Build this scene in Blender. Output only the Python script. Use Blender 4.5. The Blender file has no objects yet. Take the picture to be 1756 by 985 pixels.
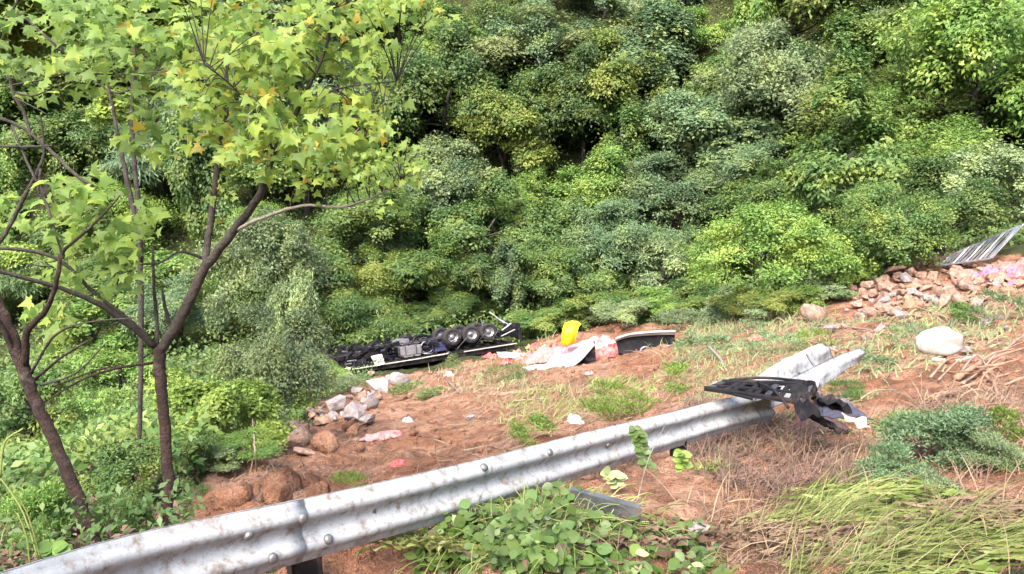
import bpy, bmesh, math, random
import numpy as np
from mathutils import Vector, Matrix, Euler

S = bpy.context.scene
COL = S.collection
rad = math.radians

# ------------------------------------------------------------------ camera
FPX, CX, CY, CZ, PITCH = 1400.0, 878.0, 492.5, 2.2, rad(-14.0)
cam_data = bpy.data.cameras.new('camera')
cam = bpy.data.objects.new('camera', cam_data)
COL.objects.link(cam)
cam.location = (0, 0, CZ)
cam.rotation_euler = (rad(90) + PITCH, 0, 0)
cam_data.sensor_width = 36.0
cam_data.lens = 36.0 * FPX / 1756.0
cam_data.clip_start = 0.05
cam_data.clip_end = 2000.0
S.camera = cam

# ------------------------------------------------------------------ sky, sun, exposure
SUN_ELEV, SUN_AZ = rad(56), rad(205)          # azimuth clockwise from +Y (north)
world = bpy.data.worlds.new('World')
S.world = world
world.use_nodes = True
wn = world.node_tree.nodes
wl = world.node_tree.links
wn.clear()
wo = wn.new('ShaderNodeOutputWorld')
wb = wn.new('ShaderNodeBackground')
sk = wn.new('ShaderNodeTexSky')
sk.sky_type = 'NISHITA'
sk.sun_disc = False
sk.sun_elevation = SUN_ELEV
sk.sun_rotation = SUN_AZ
sk.dust_density = 4.0
sk.air_density = 1.0
sk.ozone_density = 0.4
wb.inputs['Strength'].default_value = 0.15
wl.new(sk.outputs[0], wb.inputs[0])
wl.new(wb.outputs[0], wo.inputs[0])

sun_data = bpy.data.lights.new('sun', 'SUN')
sun_data.energy = 0.9
sun_data.angle = rad(34.0)
sun_data.color = (1.0, 0.95, 0.86)
sun = bpy.data.objects.new('sun', sun_data)
COL.objects.link(sun)
sd = Vector((math.sin(SUN_AZ) * math.cos(SUN_ELEV), math.cos(SUN_AZ) * math.cos(SUN_ELEV), math.sin(SUN_ELEV)))
sun.rotation_euler = sd.to_track_quat('Z', 'Y').to_euler()
sun.location = (0, 0, 60)

S.view_settings.view_transform = 'Standard'
S.view_settings.look = 'None'
S.view_settings.gamma = 1.0
S.view_settings.use_curve_mapping = False
S.view_settings.exposure = 2.52
S.render.engine = 'CYCLES'
S.cycles.max_bounces = 7
S.cycles.diffuse_bounces = 3
S.cycles.glossy_bounces = 2
S.cycles.transmission_bounces = 4
S.cycles.transparent_max_bounces = 4
S.cycles.use_denoising = True

RNG = np.random.default_rng(11)
random.seed(5)

# ------------------------------------------------------------------ view geometry
CP, SP = math.cos(PITCH), math.sin(PITCH)

def ray(u, v):
    xc, yc = (u - CX) / FPX, -(v - CY) / FPX
    return np.array([xc, CP - yc * SP, SP + yc * CP])

def pt(u, v, D):
    """World point at depth D (metres along the lens axis) on the ray of photograph pixel (u, v)."""
    return np.array([0, 0, CZ]) + D * ray(u, v)

def pty(u, v, Y):
    r = ray(u, v)
    return np.array([0, 0, CZ]) + r * (Y / r[1])

def depth(p):
    return p[1] * CP + (p[2] - CZ) * SP

def project(p):
    d = depth(p)
    return CX + FPX * p[0] / d, CY - FPX * (-p[1] * SP + (p[2] - CZ) * CP) / d

# ------------------------------------------------------------------ value noise
def _hash(ix, iy, s):
    h = (ix.astype(np.int64) * 374761393 + iy.astype(np.int64) * 668265263 + s * 974634541) & 0x7fffffff
    h = ((h ^ (h >> 13)) * 1274126177) & 0x7fffffff
    return ((h ^ (h >> 16)) & 0xffff) / 65535.0

def vnoise(x, y, s=0):
    x = np.asarray(x, float); y = np.asarray(y, float)
    ix, iy = np.floor(x), np.floor(y)
    fx, fy = x - ix, y - iy
    fx = fx * fx * (3 - 2 * fx); fy = fy * fy * (3 - 2 * fy)
    a, b = _hash(ix, iy, s), _hash(ix + 1, iy, s)
    c, d = _hash(ix, iy + 1, s), _hash(ix + 1, iy + 1, s)
    return (a + (b - a) * fx) * (1 - fy) + (c + (d - c) * fx) * fy - 0.5

# ------------------------------------------------------------------ terrain (thin plate spline in angle / log distance)
CTRL = [pty(*c) for c in [
    (1756, 985, 3.6), (1300, 985, 3.65), (878, 985, 3.6), (600, 985, 3.4), (100, 985, 4.6),
    (100, 905, 6.0), (290, 905, 5.9), (400, 835, 8.0), (420, 765, 13.5), (250, 720, 14.0), (560, 705, 21.5),
    (640, 660, 31), (720, 625, 39), (590, 650, 36), (870, 598, 42.5), (1000, 615, 32), (1100, 585, 36), (1100, 545, 44),
    (1100, 680, 18), (900, 745, 11), (1250, 600, 24), (1350, 540, 32), (1350, 700, 9.0), (1300, 800, 6.0),
    (1150, 785, 6.7), (1600, 760, 6.5), (1600, 900, 4.3), (1620, 600, 16), (1740, 600, 14), (1500, 520, 30), (1450, 620, 15),
    (1600, 462, 36), (1750, 472, 32), (1000, 830, 5.6), (700, 860, 6.2), (1900, 700, 7.5), (1950, 850, 5)]]
CTRL += [np.array(c, float) for c in [
    (-25, 40, -13), (-20, 26, -9.5), (-11, 14, -5.8), (-9, 7, -2.6), (-4.5, 5.0, -1.0), (-6, 2.0, -.2), (6, 2, .2), (0, 1.2, .5), (-2, .6, .5), (2, .6, .5), (7, .5, .5), (-7, .3, .4),
    (-60, 54, -15), (-30, 54, -15), (-3, 55, -13.5), (12, 53, -10.5), (24, 52, -3), (45, 50, 0),
    (-60, 66, -8), (-30, 66, -6), (0, 66, -5), (14, 64, -2.5), (26, 62, 5), (50, 60, 8),
    (-60, 80, 5), (-30, 80, 6), (0, 80, 8), (28, 76, 17), (60, 72, 20),
    (-60, 110, 34), (0, 110, 38), (40, 105, 45), (-80, 160, 80), (0, 160, 84), (70, 150, 86), (30, 30, -1), (12, 6, 0), (-40, 20, -9), (60, 20, 2)]]
CTRL = np.array(CTRL)

def _warp(x, y):
    r = np.sqrt(x * x + y * y)
    return np.arctan2(x, y) * 1.6, np.log(r + 1.0)

def _k(d2):
    return np.where(d2 > 1e-12, d2 * np.log(np.maximum(d2, 1e-12)) * 0.5, 0.0)

_ct, _cr = _warp(CTRL[:, 0], CTRL[:, 1])
_n = len(CTRL)
_A = np.zeros((_n + 3, _n + 3))
_A[:_n, :_n] = _k((_ct[:, None] - _ct[None]) ** 2 + (_cr[:, None] - _cr[None]) ** 2) + np.eye(_n) * 0.02
_A[:_n, _n] = _A[_n, :_n] = 1
_A[:_n, _n + 1] = _A[_n + 1, :_n] = _ct
_A[:_n, _n + 2] = _A[_n + 2, :_n] = _cr
# the spline carries height divided by distance so that near and far weigh alike
_rr = np.sqrt(CTRL[:, 0] ** 2 + CTRL[:, 1] ** 2) + 1.0
_w = np.linalg.solve(_A, np.concatenate([(CTRL[:, 2] - CZ) / _rr, [0, 0, 0]]))

def ground_base(x, y):
    x = np.atleast_1d(np.asarray(x, float)); y = np.atleast_1d(np.asarray(y, float))
    r = np.sqrt(x * x + y * y)
    th = np.arctan2(x, y)
    def ev(t, q):
        o = np.empty_like(t)
        for i in range(0, len(t), 40000):
            a, b = t[i:i + 40000, None], q[i:i + 40000, None]
            o[i:i + 40000] = _k((a - _ct) ** 2 + (b - _cr) ** 2) @ _w[:_n] + _w[_n] + _w[_n + 1] * a[:, 0] + _w[_n + 2] * b[:, 0]
        return o
    lim = rad(62)
    q = np.log(r + 1.0)
    z = ev(np.clip(th, -lim, lim) * 1.6, q)
    over = np.clip((np.abs(th) - lim) / (math.pi - lim), 0, 1)
    if over.max() > 0:
        m = over > 0
        zz = 0.5 * (ev(np.full(m.sum(), lim * 1.6), q[m]) + ev(np.full(m.sum(), -lim * 1.6), q[m]))
        s = over[m] * over[m] * (3 - 2 * over[m])
        z[m] = z[m] * (1 - s) + zz * s
    z = z * (r + 1.0) + CZ
    z = np.where(r < 2.2, np.minimum(z, 0.55), z)
    return z

RIDGES = [(14.2, 32.5, 19.5, 34.0, .95, 4.0),      # the rubble heap
          (-1.15, 3.25, -.70, 3.7, -.38, .42)]       # washed-out hollow at the guardrail post

def ground(x, y):
    x = np.atleast_1d(np.asarray(x, float)); y = np.atleast_1d(np.asarray(y, float))
    r = np.sqrt(x * x + y * y)
    z = ground_base(x, y)
    near = np.clip((r - 2) / 4, 0, 1)
    z = z + 0.22 * near * vnoise(x / 2.3, y / 2.3, 1) + 0.16 * vnoise(x / 0.8, y / 0.8, 2) * np.clip(r / 9, 0.5, 1)
    z = z + (0.10 + .05 * (r > 3.5)) * vnoise(x / 0.33, y / 0.33, 3) + 0.07 * vnoise(x / 0.13, y / 0.13, 4) + 0.04 * np.maximum(vnoise(x / 0.055, y / 0.055, 5), -.1) * (r < 18)
    z = z + np.clip((r - 14) / 20, 0, 1) * 0.45 * vnoise(x / 3.1 + 7, y / 3.1, 6)
    for (ax_, ay_, bx_, by_, hh, ww) in RIDGES:
        dx, dy = bx_ - ax_, by_ - ay_
        f = np.clip(((x - ax_) * dx + (y - ay_) * dy) / (dx * dx + dy * dy), 0, 1)
        d = np.hypot(x - ax_ - f * dx, y - ay_ - f * dy)
        z = z + hh * np.exp(-(d / ww) ** 2)
    return z

def gz(x, y):
    return float(ground(x, y)[0])

_TS = np.exp(np.linspace(math.log(2.2), math.log(170), 420))

def at(u, v):
    """Where the ray of photograph pixel (u, v) meets the ground."""
    r = ray(u, v)
    p = np.array([0, 0, CZ]) + _TS[:, None] * r
    h = p[:, 2] - ground(p[:, 0], p[:, 1])
    b = np.nonzero(h < 0)[0]
    if len(b) == 0:
        return p[-1]
    i = max(b[0], 1)
    f = h[i - 1] / (h[i - 1] - h[i] + 1e-9)
    q = p[i - 1] + (p[i] - p[i - 1]) * f
    q[2] = gz(q[0], q[1])
    return q

# ------------------------------------------------------------------ materials
def _nt(name):
    m = bpy.data.materials.new(name)
    m.use_nodes = True
    nt = m.node_tree
    nt.nodes.clear()
    out = nt.nodes.new('ShaderNodeOutputMaterial')
    return m, nt, out

def _noise(nt, scale, detail=4, rough=0.6, coord=None):
    n = nt.nodes.new('ShaderNodeTexNoise')
    n.inputs['Scale'].default_value = scale
    n.inputs['Detail'].default_value = detail
    n.inputs['Roughness'].default_value = rough
    if coord is not None:
        nt.links.new(coord, n.inputs['Vector'])
    return n

def _ramp(nt, fac, stops):
    r = nt.nodes.new('ShaderNodeValToRGB')
    e = r.color_ramp.elements
    while len(e) < len(stops):
        e.new(0.5)
    for i, (p, c) in enumerate(stops):
        e[i].position = p
        e[i].color = (*c, 1) if len(c) == 3 else c
    nt.links.new(fac, r.inputs[0])
    return r

def _mix(nt, fac, a, b):
    m = nt.nodes.new('ShaderNodeMix')
    m.data_type = 'RGBA'
    for s, v in ((0, fac), (6, a), (7, b)):
        if hasattr(v, 'links'):
            nt.links.new(v, m.inputs[s])
        else:
            m.inputs[s].default_value = v if s == 0 else (*v, 1)
    return m.outputs[2]

def mat(name, c1, c2=None, scale=6.0, rough=0.7, metal=0.0, bump=0.0, bscale=20.0, spec=0.4, dirt=None, dirt_amt=0.5, dscale=3.0):
    """Surface of one substance: two tones of it broken up by noise, dirt on top, fine relief."""
    m, nt, out = _nt(name)
    tc = nt.nodes.new('ShaderNodeTexCoord')
    p = nt.nodes.new('ShaderNodeBsdfPrincipled')
    n = _noise(nt, scale, 5, 0.65, tc.outputs['Object'])
    col = _ramp(nt, n.outputs['Fac'], [(0.32, c1), (0.68, c2 or c1)]).outputs[0]
    if dirt:
        n2 = _noise(nt, dscale, 6, 0.7, tc.outputs['Object'])
        f = _ramp(nt, n2.outputs['Fac'], [(0.62 - 0.3 * dirt_amt, (0, 0, 0)), (0.80 - 0.3 * dirt_amt, (1, 1, 1))])
        col = _mix(nt, f.outputs[0], col, dirt)
    nt.links.new(col, p.inputs['Base Color'])
    p.inputs['Roughness'].default_value = rough
    p.inputs['Metallic'].default_value = metal
    p.inputs['Specular IOR Level'].default_value = spec
    if bump:
        nb = _noise(nt, bscale, 5, 0.7, tc.outputs['Object'])
        b = nt.nodes.new('ShaderNodeBump')
        b.inputs['Strength'].default_value = bump
        b.inputs['Distance'].default_value = 0.05
        nt.links.new(nb.outputs['Fac'], b.inputs['Height'])
        nt.links.new(b.outputs[0], p.inputs['Normal'])
    nt.links.new(p.outputs[0], out.inputs[0])
    return m

def leaf_mat(name, dark, light, young=None, trans=0.35, rough=0.5, spec=0.35, cl=0.6):
    """Leaf: every blade its own tone between dark and light, whole sprays of younger leaves, light passing through."""
    m, nt, out = _nt(name)
    g = nt.nodes.new('ShaderNodeNewGeometry')
    tc = nt.nodes.new('ShaderNodeTexCoord')
    oi = nt.nodes.new('ShaderNodeObjectInfo')
    col = _ramp(nt, g.outputs['Random Per Island'], [(0.0, dark), (1.0, light)]).outputs[0]
    if young:
        n = _noise(nt, cl, 2, 0.5, tc.outputs['Object'])
        f = _ramp(nt, n.outputs['Fac'], [(0.45, (0, 0, 0)), (0.68, (1, 1, 1))])
        col = _mix(nt, f.outputs[0], col, young)
    hs = nt.nodes.new('ShaderNodeHueSaturation')
    mr = nt.nodes.new('ShaderNodeMapRange')
    mr.inputs['To Min'].default_value = 0.8
    mr.inputs['To Max'].default_value = 1.2
    nt.links.new(oi.outputs['Random'], mr.inputs['Value'])
    nt.links.new(mr.outputs[0], hs.inputs['Value'])
    nt.links.new(col, hs.inputs['Color'])
    p = nt.nodes.new('ShaderNodeBsdfPrincipled')
    p.inputs['Roughness'].default_value = rough
    p.inputs['Specular IOR Level'].default_value = spec
    nt.links.new(hs.outputs[0], p.inputs['Base Color'])
    t = nt.nodes.new('ShaderNodeBsdfTranslucent')
    nt.links.new(hs.outputs[0], t.inputs['Color'])
    mx = nt.nodes.new('ShaderNodeMixShader')
    mx.inputs[0].default_value = trans
    nt.links.new(p.outputs[0], mx.inputs[1])
    nt.links.new(t.outputs[0], mx.inputs[2])
    nt.links.new(mx.outputs[0], out.inputs[0])
    return m

M = {}
LEAFM = {
    'fresh':  leaf_mat('leaf_fresh', (.082, .160, .032), (.170, .285, .060), (.250, .335, .065)),
    'mid':    leaf_mat('leaf_mid', (.054, .112, .028), (.120, .205, .052), (.200, .255, .055)),
    'blue':   leaf_mat('leaf_blue', (.078, .138, .066), (.155, .235, .110), (.205, .275, .095)),
    'olive':  leaf_mat('leaf_olive', (.092, .140, .028), (.172, .235, .052), (.235, .265, .060)),
    'dark':   leaf_mat('leaf_dark', (.044, .090, .024), (.100, .168, .046), (.160, .215, .052)),
    'yellow': leaf_mat('leaf_yellow', (.125, .200, .035), (.225, .330, .060), (.260, .340, .065)),
    'brown':  leaf_mat('leaf_brown', (.098, .130, .045), (.172, .212, .072), (.190, .220, .078)),
    'grey':   leaf_mat('leaf_grey', (.120, .175, .080), (.225, .295, .140), (.265, .330, .125)),
    'maple':  leaf_mat('leaf_maple', (.230, .350, .060), (.380, .500, .105), (.470, .540, .090), 0.6, cl=1.6),
    'maple_g': leaf_mat('leaf_maple_green', (.150, .260, .060), (.270, .400, .100), (.320, .440, .095), 0.6, cl=1.6),
    'maple_y': leaf_mat('leaf_maple_yellowing', (.36, .30, .04), (.44, .33, .055), None, 0.45),
    'creeper': leaf_mat('leaf_creeper', (.045, .082, .020), (.110, .160, .045), (.085, .150, .026), 0.3, 0.42, cl=2.0),
    'creeper_pale': leaf_mat('leaf_creeper_pale', (.230, .290, .120), (.330, .380, .170), None, 0.25, 0.4),
    'grass':  leaf_mat('grass_blade', (.125, .160, .040), (.300, .315, .110), (.165, .235, .052), 0.3, 0.45, cl=2.5),
    'straw':  leaf_mat('straw', (.105, .068, .042), (.265, .190, .115), None, 0.15, 0.7),
    'deadbrown': leaf_mat('dead_brush', (.060, .036, .026), (.175, .110, .078), None, 0.1, 0.8),
}
M['bark'] = mat('bark_reddish', (.014, .007, .005), (.050, .025, .018), 14, .85, bump=.8, bscale=40, dirt=(.10, .08, .065), dirt_amt=.25, dscale=9)
M['bark_grey'] = mat('bark_grey', (.018, .014, .011), (.065, .052, .043), 9, .85, bump=.6, bscale=30)
M['bark_pale'] = mat('bark_pale', (.13, .11, .09), (.27, .24, .20), 9, .8, bump=.4, bscale=30)
M['steel'] = mat('galvanised_steel', (.28, .295, .30), (.37, .385, .39), 9, .75, .05, .20, 70, .25, dirt=(.17, .135, .11), dirt_amt=.42, dscale=14)
M['steel_dark'] = mat('weathered_post_steel', (.05, .055, .06), (.12, .125, .13), 8, .6, .4, .2, 40, dirt=(.20, .12, .08), dirt_amt=.4)
M['bolt'] = mat('bolt_steel', (.12, .12, .12), (.24, .24, .24), 20, .45, .6)
M['black'] = mat('sooty_steel_and_shade', (.007, .007, .009), (.020, .019, .021), 3, .85, 0, .2, 30, .12, dirt=(.07, .045, .035), dirt_amt=.2)
M['charcoal'] = mat('dark_grey_panel', (.025, .025, .032), (.070, .070, .085), 5, .5, .3, .15, 40, dirt=(.25, .16, .11), dirt_amt=.3)
M['slate'] = mat('blue_grey_panel', (.040, .040, .056), (.085, .085, .112), 5, .5, .2, .15, 40, dirt=(.34, .22, .16), dirt_amt=.3)
M['rubber'] = mat('tyre_rubber', (.010, .009, .010), (.032, .027, .027), 6, .85, 0, .3, 40, dirt=(.06, .042, .035), dirt_amt=.3)
M['white'] = mat('white_paint', (.27, .29, .30), (.35, .37, .38), 4, .4, 0, .15, 12, dirt=(.30, .20, .155), dirt_amt=.3)
M['cream'] = mat('cream_board', (.33, .31, .26), (.42, .405, .365), 4, .6, dirt=(.45, .30, .2), dirt_amt=.25)
M['silver'] = mat('aluminium_tank', (.20, .20, .215), (.33, .33, .345), 4, .35, .6, dirt=(.2, .15, .12), dirt_amt=.3)
M['bluebox'] = mat('battery_box_navy', (.020, .022, .070), (.05, .05, .12), 5, .5)
M['rust'] = mat('rusty_hub', (.14, .035, .022), (.26, .07, .04), 9, .8, 0, .3)
M['yellow'] = mat('yellow_plastic', (.66, .40, .006), (.72, .45, .010), 3, .45, dirt=(.62, .36, .03), dirt_amt=.12)
M['pink'] = mat('pink_film', (.33, .105, .10), (.40, .19, .18), 7, .55, dirt=(.52, .26, .22), dirt_amt=.3, dscale=6)
M['palepink'] = mat('pale_pink_film', (.31, .165, .17), (.38, .26, .27), 6, .5, dirt=(.62, .36, .32), dirt_amt=.3, dscale=6)
M['coral'] = mat('coral_film', (.50, .07, .07), (.54, .16, .145), 7, .5, dirt=(.46, .2, .16), dirt_amt=.25)
M['red'] = mat('red_plastic', (.60, .045, .05), (.72, .10, .09), 7, .45, dirt=(.3, .05, .04), dirt_amt=.25)
M['magenta'] = mat('magenta_fabric', (.62, .07, .24), (.74, .20, .40), 7, .6, dirt=(.35, .1, .3), dirt_amt=.3)
M['orange'] = mat('orange_fabric', (.70, .16, .05), (.78, .26, .10), 6, .7, dirt=(.5, .16, .08), dirt_amt=.3)
M['blue'] = mat('blue_fabric', (.10, .16, .50), (.22, .30, .62), 6, .6)
M['teal'] = mat('teal_fabric', (.12, .36, .34), (.20, .48, .45), 6, .6)
M['sack'] = mat('woven_white_sack', (.31, .30, .27), (.40, .385, .36), 9, .75, 0, .45, 60, dirt=(.56, .44, .33), dirt_amt=.3, dscale=4)
M['stone'] = mat('pale_pink_stone', (.145, .092, .070), (.26, .185, .150), 3, .9, 0, .5, 12, .2, dirt=(.48, .26, .16), dirt_amt=.45, dscale=2)
M['stone_grey'] = mat('grey_stone', (.145, .125, .12), (.26, .23, .225), 3, .9, 0, .5, 12, .2, dirt=(.45, .30, .22), dirt_amt=.3, dscale=2)
M['clod'] = mat('earth_boulder', (.22, .115, .070), (.35, .205, .130), 4, .95, 0, .7, 10, .15, dirt=(.22, .17, .11), dirt_amt=.5, dscale=2.5)
M['crumb'] = mat('soil_crumbs', (.24, .115, .062), (.40, .23, .145), 1.5, .95, 0, .4, 12, .15)
M['maroon'] = mat('dark_maroon_shaded_dirt', (.030, .016, .014), (.085, .045, .038), 5, .9, 0, .4, 20)  # dirt brown with the shade under grille and panel painted in
M['twig'] = mat('dry_wood', (.14, .10, .075), (.32, .25, .19), 9, .85, 0, .4, 30)
M['root'] = mat('reddish_root', (.24, .12, .075), (.40, .23, .15), 9, .85, 0, .4, 30)

# ------------------------------------------------------------------ mesh helpers
def new_mesh(name, V, Fc, smooth=False):
    me = bpy.data.meshes.new(name)
    if isinstance(Fc, np.ndarray):
        V = np.ascontiguousarray(V, dtype=np.float32)
        k = Fc.shape[1]
        me.vertices.add(len(V))
        me.vertices.foreach_set('co', V.ravel())
        me.loops.add(Fc.size)
        me.loops.foreach_set('vertex_index', Fc.astype(np.int32).ravel())
        me.polygons.add(len(Fc))
        me.polygons.foreach_set('loop_start', np.arange(0, Fc.size, k, dtype=np.int32))
        me.update(calc_edges=True)
    else:
        me.from_pydata([tuple(v) for v in V], [], [tuple(f) for f in Fc])
        me.update()
    if smooth:
        me.polygons.foreach_set('use_smooth', np.ones(len(me.polygons), dtype=bool))
    return me

def tag(o, label=None, cat=None, group=None, kind=None):
    if label: o['label'] = label
    if cat: o['category'] = cat
    if group: o['group'] = group
    if kind: o['kind'] = kind
    return o

def thing(name, label, cat, loc=(0, 0, 0), rot=(0, 0, 0), group=None):
    o = bpy.data.objects.new(name, None)
    o.empty_display_size = 0.2
    o.location = tuple(float(c) for c in loc)
    o.rotation_euler = rot
    COL.objects.link(o)
    return tag(o, label, cat, group)

def link(name, me, m=None, parent=None, loc=(0, 0, 0), rot=(0, 0, 0), scale=(1, 1, 1)):
    """One object from a mesh; the material sits on the object so that meshes can be shared."""
    o = bpy.data.objects.new(name, me)
    COL.objects.link(o)
    if m is not None:
        if not me.materials:
            me.materials.append(None)
        o.material_slots[0].link = 'OBJECT'
        o.material_slots[0].material = m
    if parent is not None:
        o.parent = parent
    o.location = tuple(float(c) for c in loc)
    o.rotation_euler = rot
    o.scale = scale
    return o

def mk(name, V, Fc, m, parent=None, smooth=False, world=True):
    """Mesh from world coordinates (or from the parent's own, world=False)."""
    V = np.asarray(V, float)
    if parent is not None and world:
        V = V - np.array(parent.location)
        o = link(name, new_mesh(name, V, Fc, smooth), m, parent)
    elif parent is None and world:
        c = V.mean(0); c[2] = V[:, 2].min()
        o = link(name, new_mesh(name, V - c, Fc, smooth), m, None, c)
    else:
        o = link(name, new_mesh(name, V, Fc, smooth), m, parent)
    return o

def spline(pts, n):
    """Catmull-Rom through pts (any width of row), n samples per span."""
    p = np.asarray(pts, float)
    p = np.vstack([2 * p[0] - p[1], p, 2 * p[-1] - p[-2]])
    out = []
    for i in range(1, len(p) - 2):
        for t in np.linspace(0, 1, n, endpoint=False):
            a, b, c, d = p[i - 1], p[i], p[i + 1], p[i + 2]
            out.append(0.5 * (2 * b + (c - a) * t + (2 * a - 5 * b + 4 * c - d) * t * t + (3 * b - a - 3 * c + d) * t ** 3))
    out.append(p[-2])
    return np.array(out)

def tube(path, radii, n=8, cap=True, wob=0.0, seed=0):
    path = np.asarray(path, float)
    radii = np.broadcast_to(np.asarray(radii, float), (len(path),))
    rr = np.random.default_rng(seed)
    V, Fc = [], []
    ref = np.array([0.3, -0.9, 0.2])
    for i, p in enumerate(path):
        t = path[min(i + 1, len(path) - 1)] - path[max(i - 1, 0)]
        t = t / (np.linalg.norm(t) + 1e-9)
        a = np.cross(t, ref); a /= np.linalg.norm(a) + 1e-9
        b = np.cross(t, a)
        for k in range(n):
            an = 2 * math.pi * k / n
            r = radii[i] * (1 + wob * rr.normal())
            V.append(p + r * (math.cos(an) * a + math.sin(an) * b))
    for i in range(len(path) - 1):
        for k in range(n):
            Fc.append((i * n + k, i * n + (k + 1) % n, (i + 1) * n + (k + 1) % n, (i + 1) * n + k))
    if cap:
        Fc.append(tuple(range(n))[::-1])
        Fc.append(tuple(range((len(path) - 1) * n, len(path) * n)))
    return V, Fc

class MB:
    """Collects shapes for ONE mesh."""
    def __init__(s):
        s.V, s.F = [], []
    def add(s, V, Fc):
        o = len(s.V)
        s.V += [np.asarray(v, float) for v in V]
        s.F += [tuple(i + o for i in f) for f in Fc]
        return s
    def box(s, c, d, rot=None):
        c = np.asarray(c, float)
        h = np.asarray(d, float) / 2
        b = min(0.12 * min(d), 0.02)
        bm = bmesh.new()
        bmesh.ops.create_cube(bm, size=1.0)
        for v in bm.verts:
            v.co = Vector((v.co.x * 2 * h[0], v.co.y * 2 * h[1], v.co.z * 2 * h[2]))
        if b > 0.002:
            bmesh.ops.bevel(bm, geom=bm.edges[:], offset=b, segments=1, affect='EDGES')
        R = np.array(rot.to_matrix()) if rot is not None else np.eye(3)
        bm.verts.index_update()
        s.add([R @ np.array(v.co) + c for v in bm.verts], [[v.index for v in f.verts] for f in bm.faces])
        bm.free()
        return s
    def tube(s, path, radii, n=8, **k):
        return s.add(*tube(path, radii, n, **k))
    def lathe(s, c, axis, prof, n=20):
        """prof: (radius, offset along axis) pairs."""
        ax = np.asarray(axis, float); ax /= np.linalg.norm(ax)
        a = np.cross(ax, [0.31, 0.2, 0.93]); a /= np.linalg.norm(a)
        b = np.cross(ax, a)
        V, Fc = [], []
        for r, h in prof:
            for k in range(n):
                an = 2 * math.pi * k / n
                V.append(np.asarray(c) + ax * h + r * (math.cos(an) * a + math.sin(an) * b))
        for i in range(len(prof) - 1):
            for k in range(n):
                Fc.append((i * n + k, i * n + (k + 1) % n, (i + 1) * n + (k + 1) % n, (i + 1) * n + k))
        return s.add(V, Fc)
    def obj(s, name, m, parent=None, smooth=False, world=False):
        return mk(name, np.array(s.V), s.F, m, parent, smooth, world)

def unit(a):
    return a / (np.linalg.norm(a, axis=-1, keepdims=True) + 1e-9)

def leaf_quads(P, T, N, L, W, fold=0.25):
    """One folded, pointed leaf per row: base P, direction T, face normal N."""
    T = unit(T)
    B = unit(np.cross(T, N))
    N = np.cross(B, T)
    L = np.asarray(L)[:, None]; W = np.asarray(W)[:, None]
    mid = P + T * L * 0.45
    V = np.stack([P, mid + B * W * .5 + N * W * fold, P + T * L, mid - B * W * .5 + N * W * fold], 1).reshape(-1, 3)
    Fc = np.arange(len(P) * 4).reshape(-1, 4)
    return V, Fc

def rand_dirs(rng, n):
    return unit(rng.normal(size=(n, 3)))

def template_leaves(tv, tf, P, T, N, Sz):
    """Copies of a small leaf outline (x across, y along, z out) joined into one sheet of triangles."""
    T = unit(T); B = unit(np.cross(T, N)); N = np.cross(B, T)
    V = (P[:, None] + Sz[:, None, None] * (tv[None, :, 0:1] * B[:, None] + tv[None, :, 1:2] * T[:, None] + tv[None, :, 2:3] * N[:, None])).reshape(-1, 3)
    Fc = (tf[None] + (np.arange(len(P)) * len(tv))[:, None, None]).reshape(-1, 3)
    return V, Fc

def frame_euler(T, N):
    T = T / np.linalg.norm(T)
    B = np.cross(T, N); B /= np.linalg.norm(B) + 1e-9
    N = np.cross(B, T)
    return Matrix(((B[0], T[0], N[0]), (B[1], T[1], N[1]), (B[2], T[2], N[2]))).to_euler()

# ------------------------------------------------------------------ ground
SCAR_PX = [(318, 835), (380, 795), (455, 765), (525, 735), (555, 690), (600, 668), (690, 640), (790, 622), (885, 612), (930, 575), (1000, 548),
           (1090, 545), (1200, 538), (1340, 530), (1440, 500), (1520, 462), (1600, 438), (1700, 430), (1760, 440), (1850, 480), (1990, 700),
           (2000, 985), (1400, 990), (878, 990), (480, 990), (380, 945), (340, 900)]
SCAR = np.array([at(u, min(v, 984))[:2] for u, v in SCAR_PX])

def in_poly(px, py, poly):
    inside = np.zeros(len(px), bool)
    j = len(poly) - 1
    for i in range(len(poly)):
        xi, yi = poly[i]; xj, yj = poly[j]
        c = ((yi > py) != (yj > py)) & (px < (xj - xi) * (py - yi) / (yj - yi + 1e-12) + xi)
        inside ^= c
        j = i
    return inside

def scar_mask(x, y):
    r = np.sqrt(x * x + y * y)
    s = 0
    for k in range(5):
        jx = x + r * 0.05 * vnoise(x / (0.05 * r + .3) + k * 9, y / (0.05 * r + .3), 20 + k)
        jy = y + r * 0.09 * vnoise(x / (0.05 * r + .3), y / (0.05 * r + .3) + k * 9, 40 + k)
        s = s + in_poly(jx, jy, SCAR)
    near = (r < 4.2) & (np.abs(np.arctan2(x, y)) < 1.3)
    return np.maximum(s / 5.0, near * 1.0)

_nth, _nr = 560, 460
_th = np.concatenate([np.linspace(-rad(46), rad(46), _nth - 80), np.linspace(rad(46), rad(314), 82)[1:-1]])
_rl = np.exp(np.linspace(math.log(0.35), math.log(230), _nr))
_TH, _R = np.meshgrid(_th, _rl)
gx, gy = (_R * np.sin(_TH)).ravel(), (_R * np.cos(_TH)).ravel()
gzv = ground(gx, gy)
_i = np.arange(_nr - 1)[:, None] * _nth
_j = np.arange(_nth)[None]
_j2 = (_j + 1) % _nth
gf = np.stack([_i + _j, _i + _j2, _i + _nth + _j2, _i + _nth + _j], -1).reshape(-1, 4)
gV = np.stack([gx, gy, gzv], 1)
gV = np.vstack([gV])
gm = new_mesh('ground', gV, gf, True)
att = gm.attributes.new('bare', 'FLOAT', 'POINT')
att.data.foreach_set('value', scar_mask(gx, gy).astype(np.float32))

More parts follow.
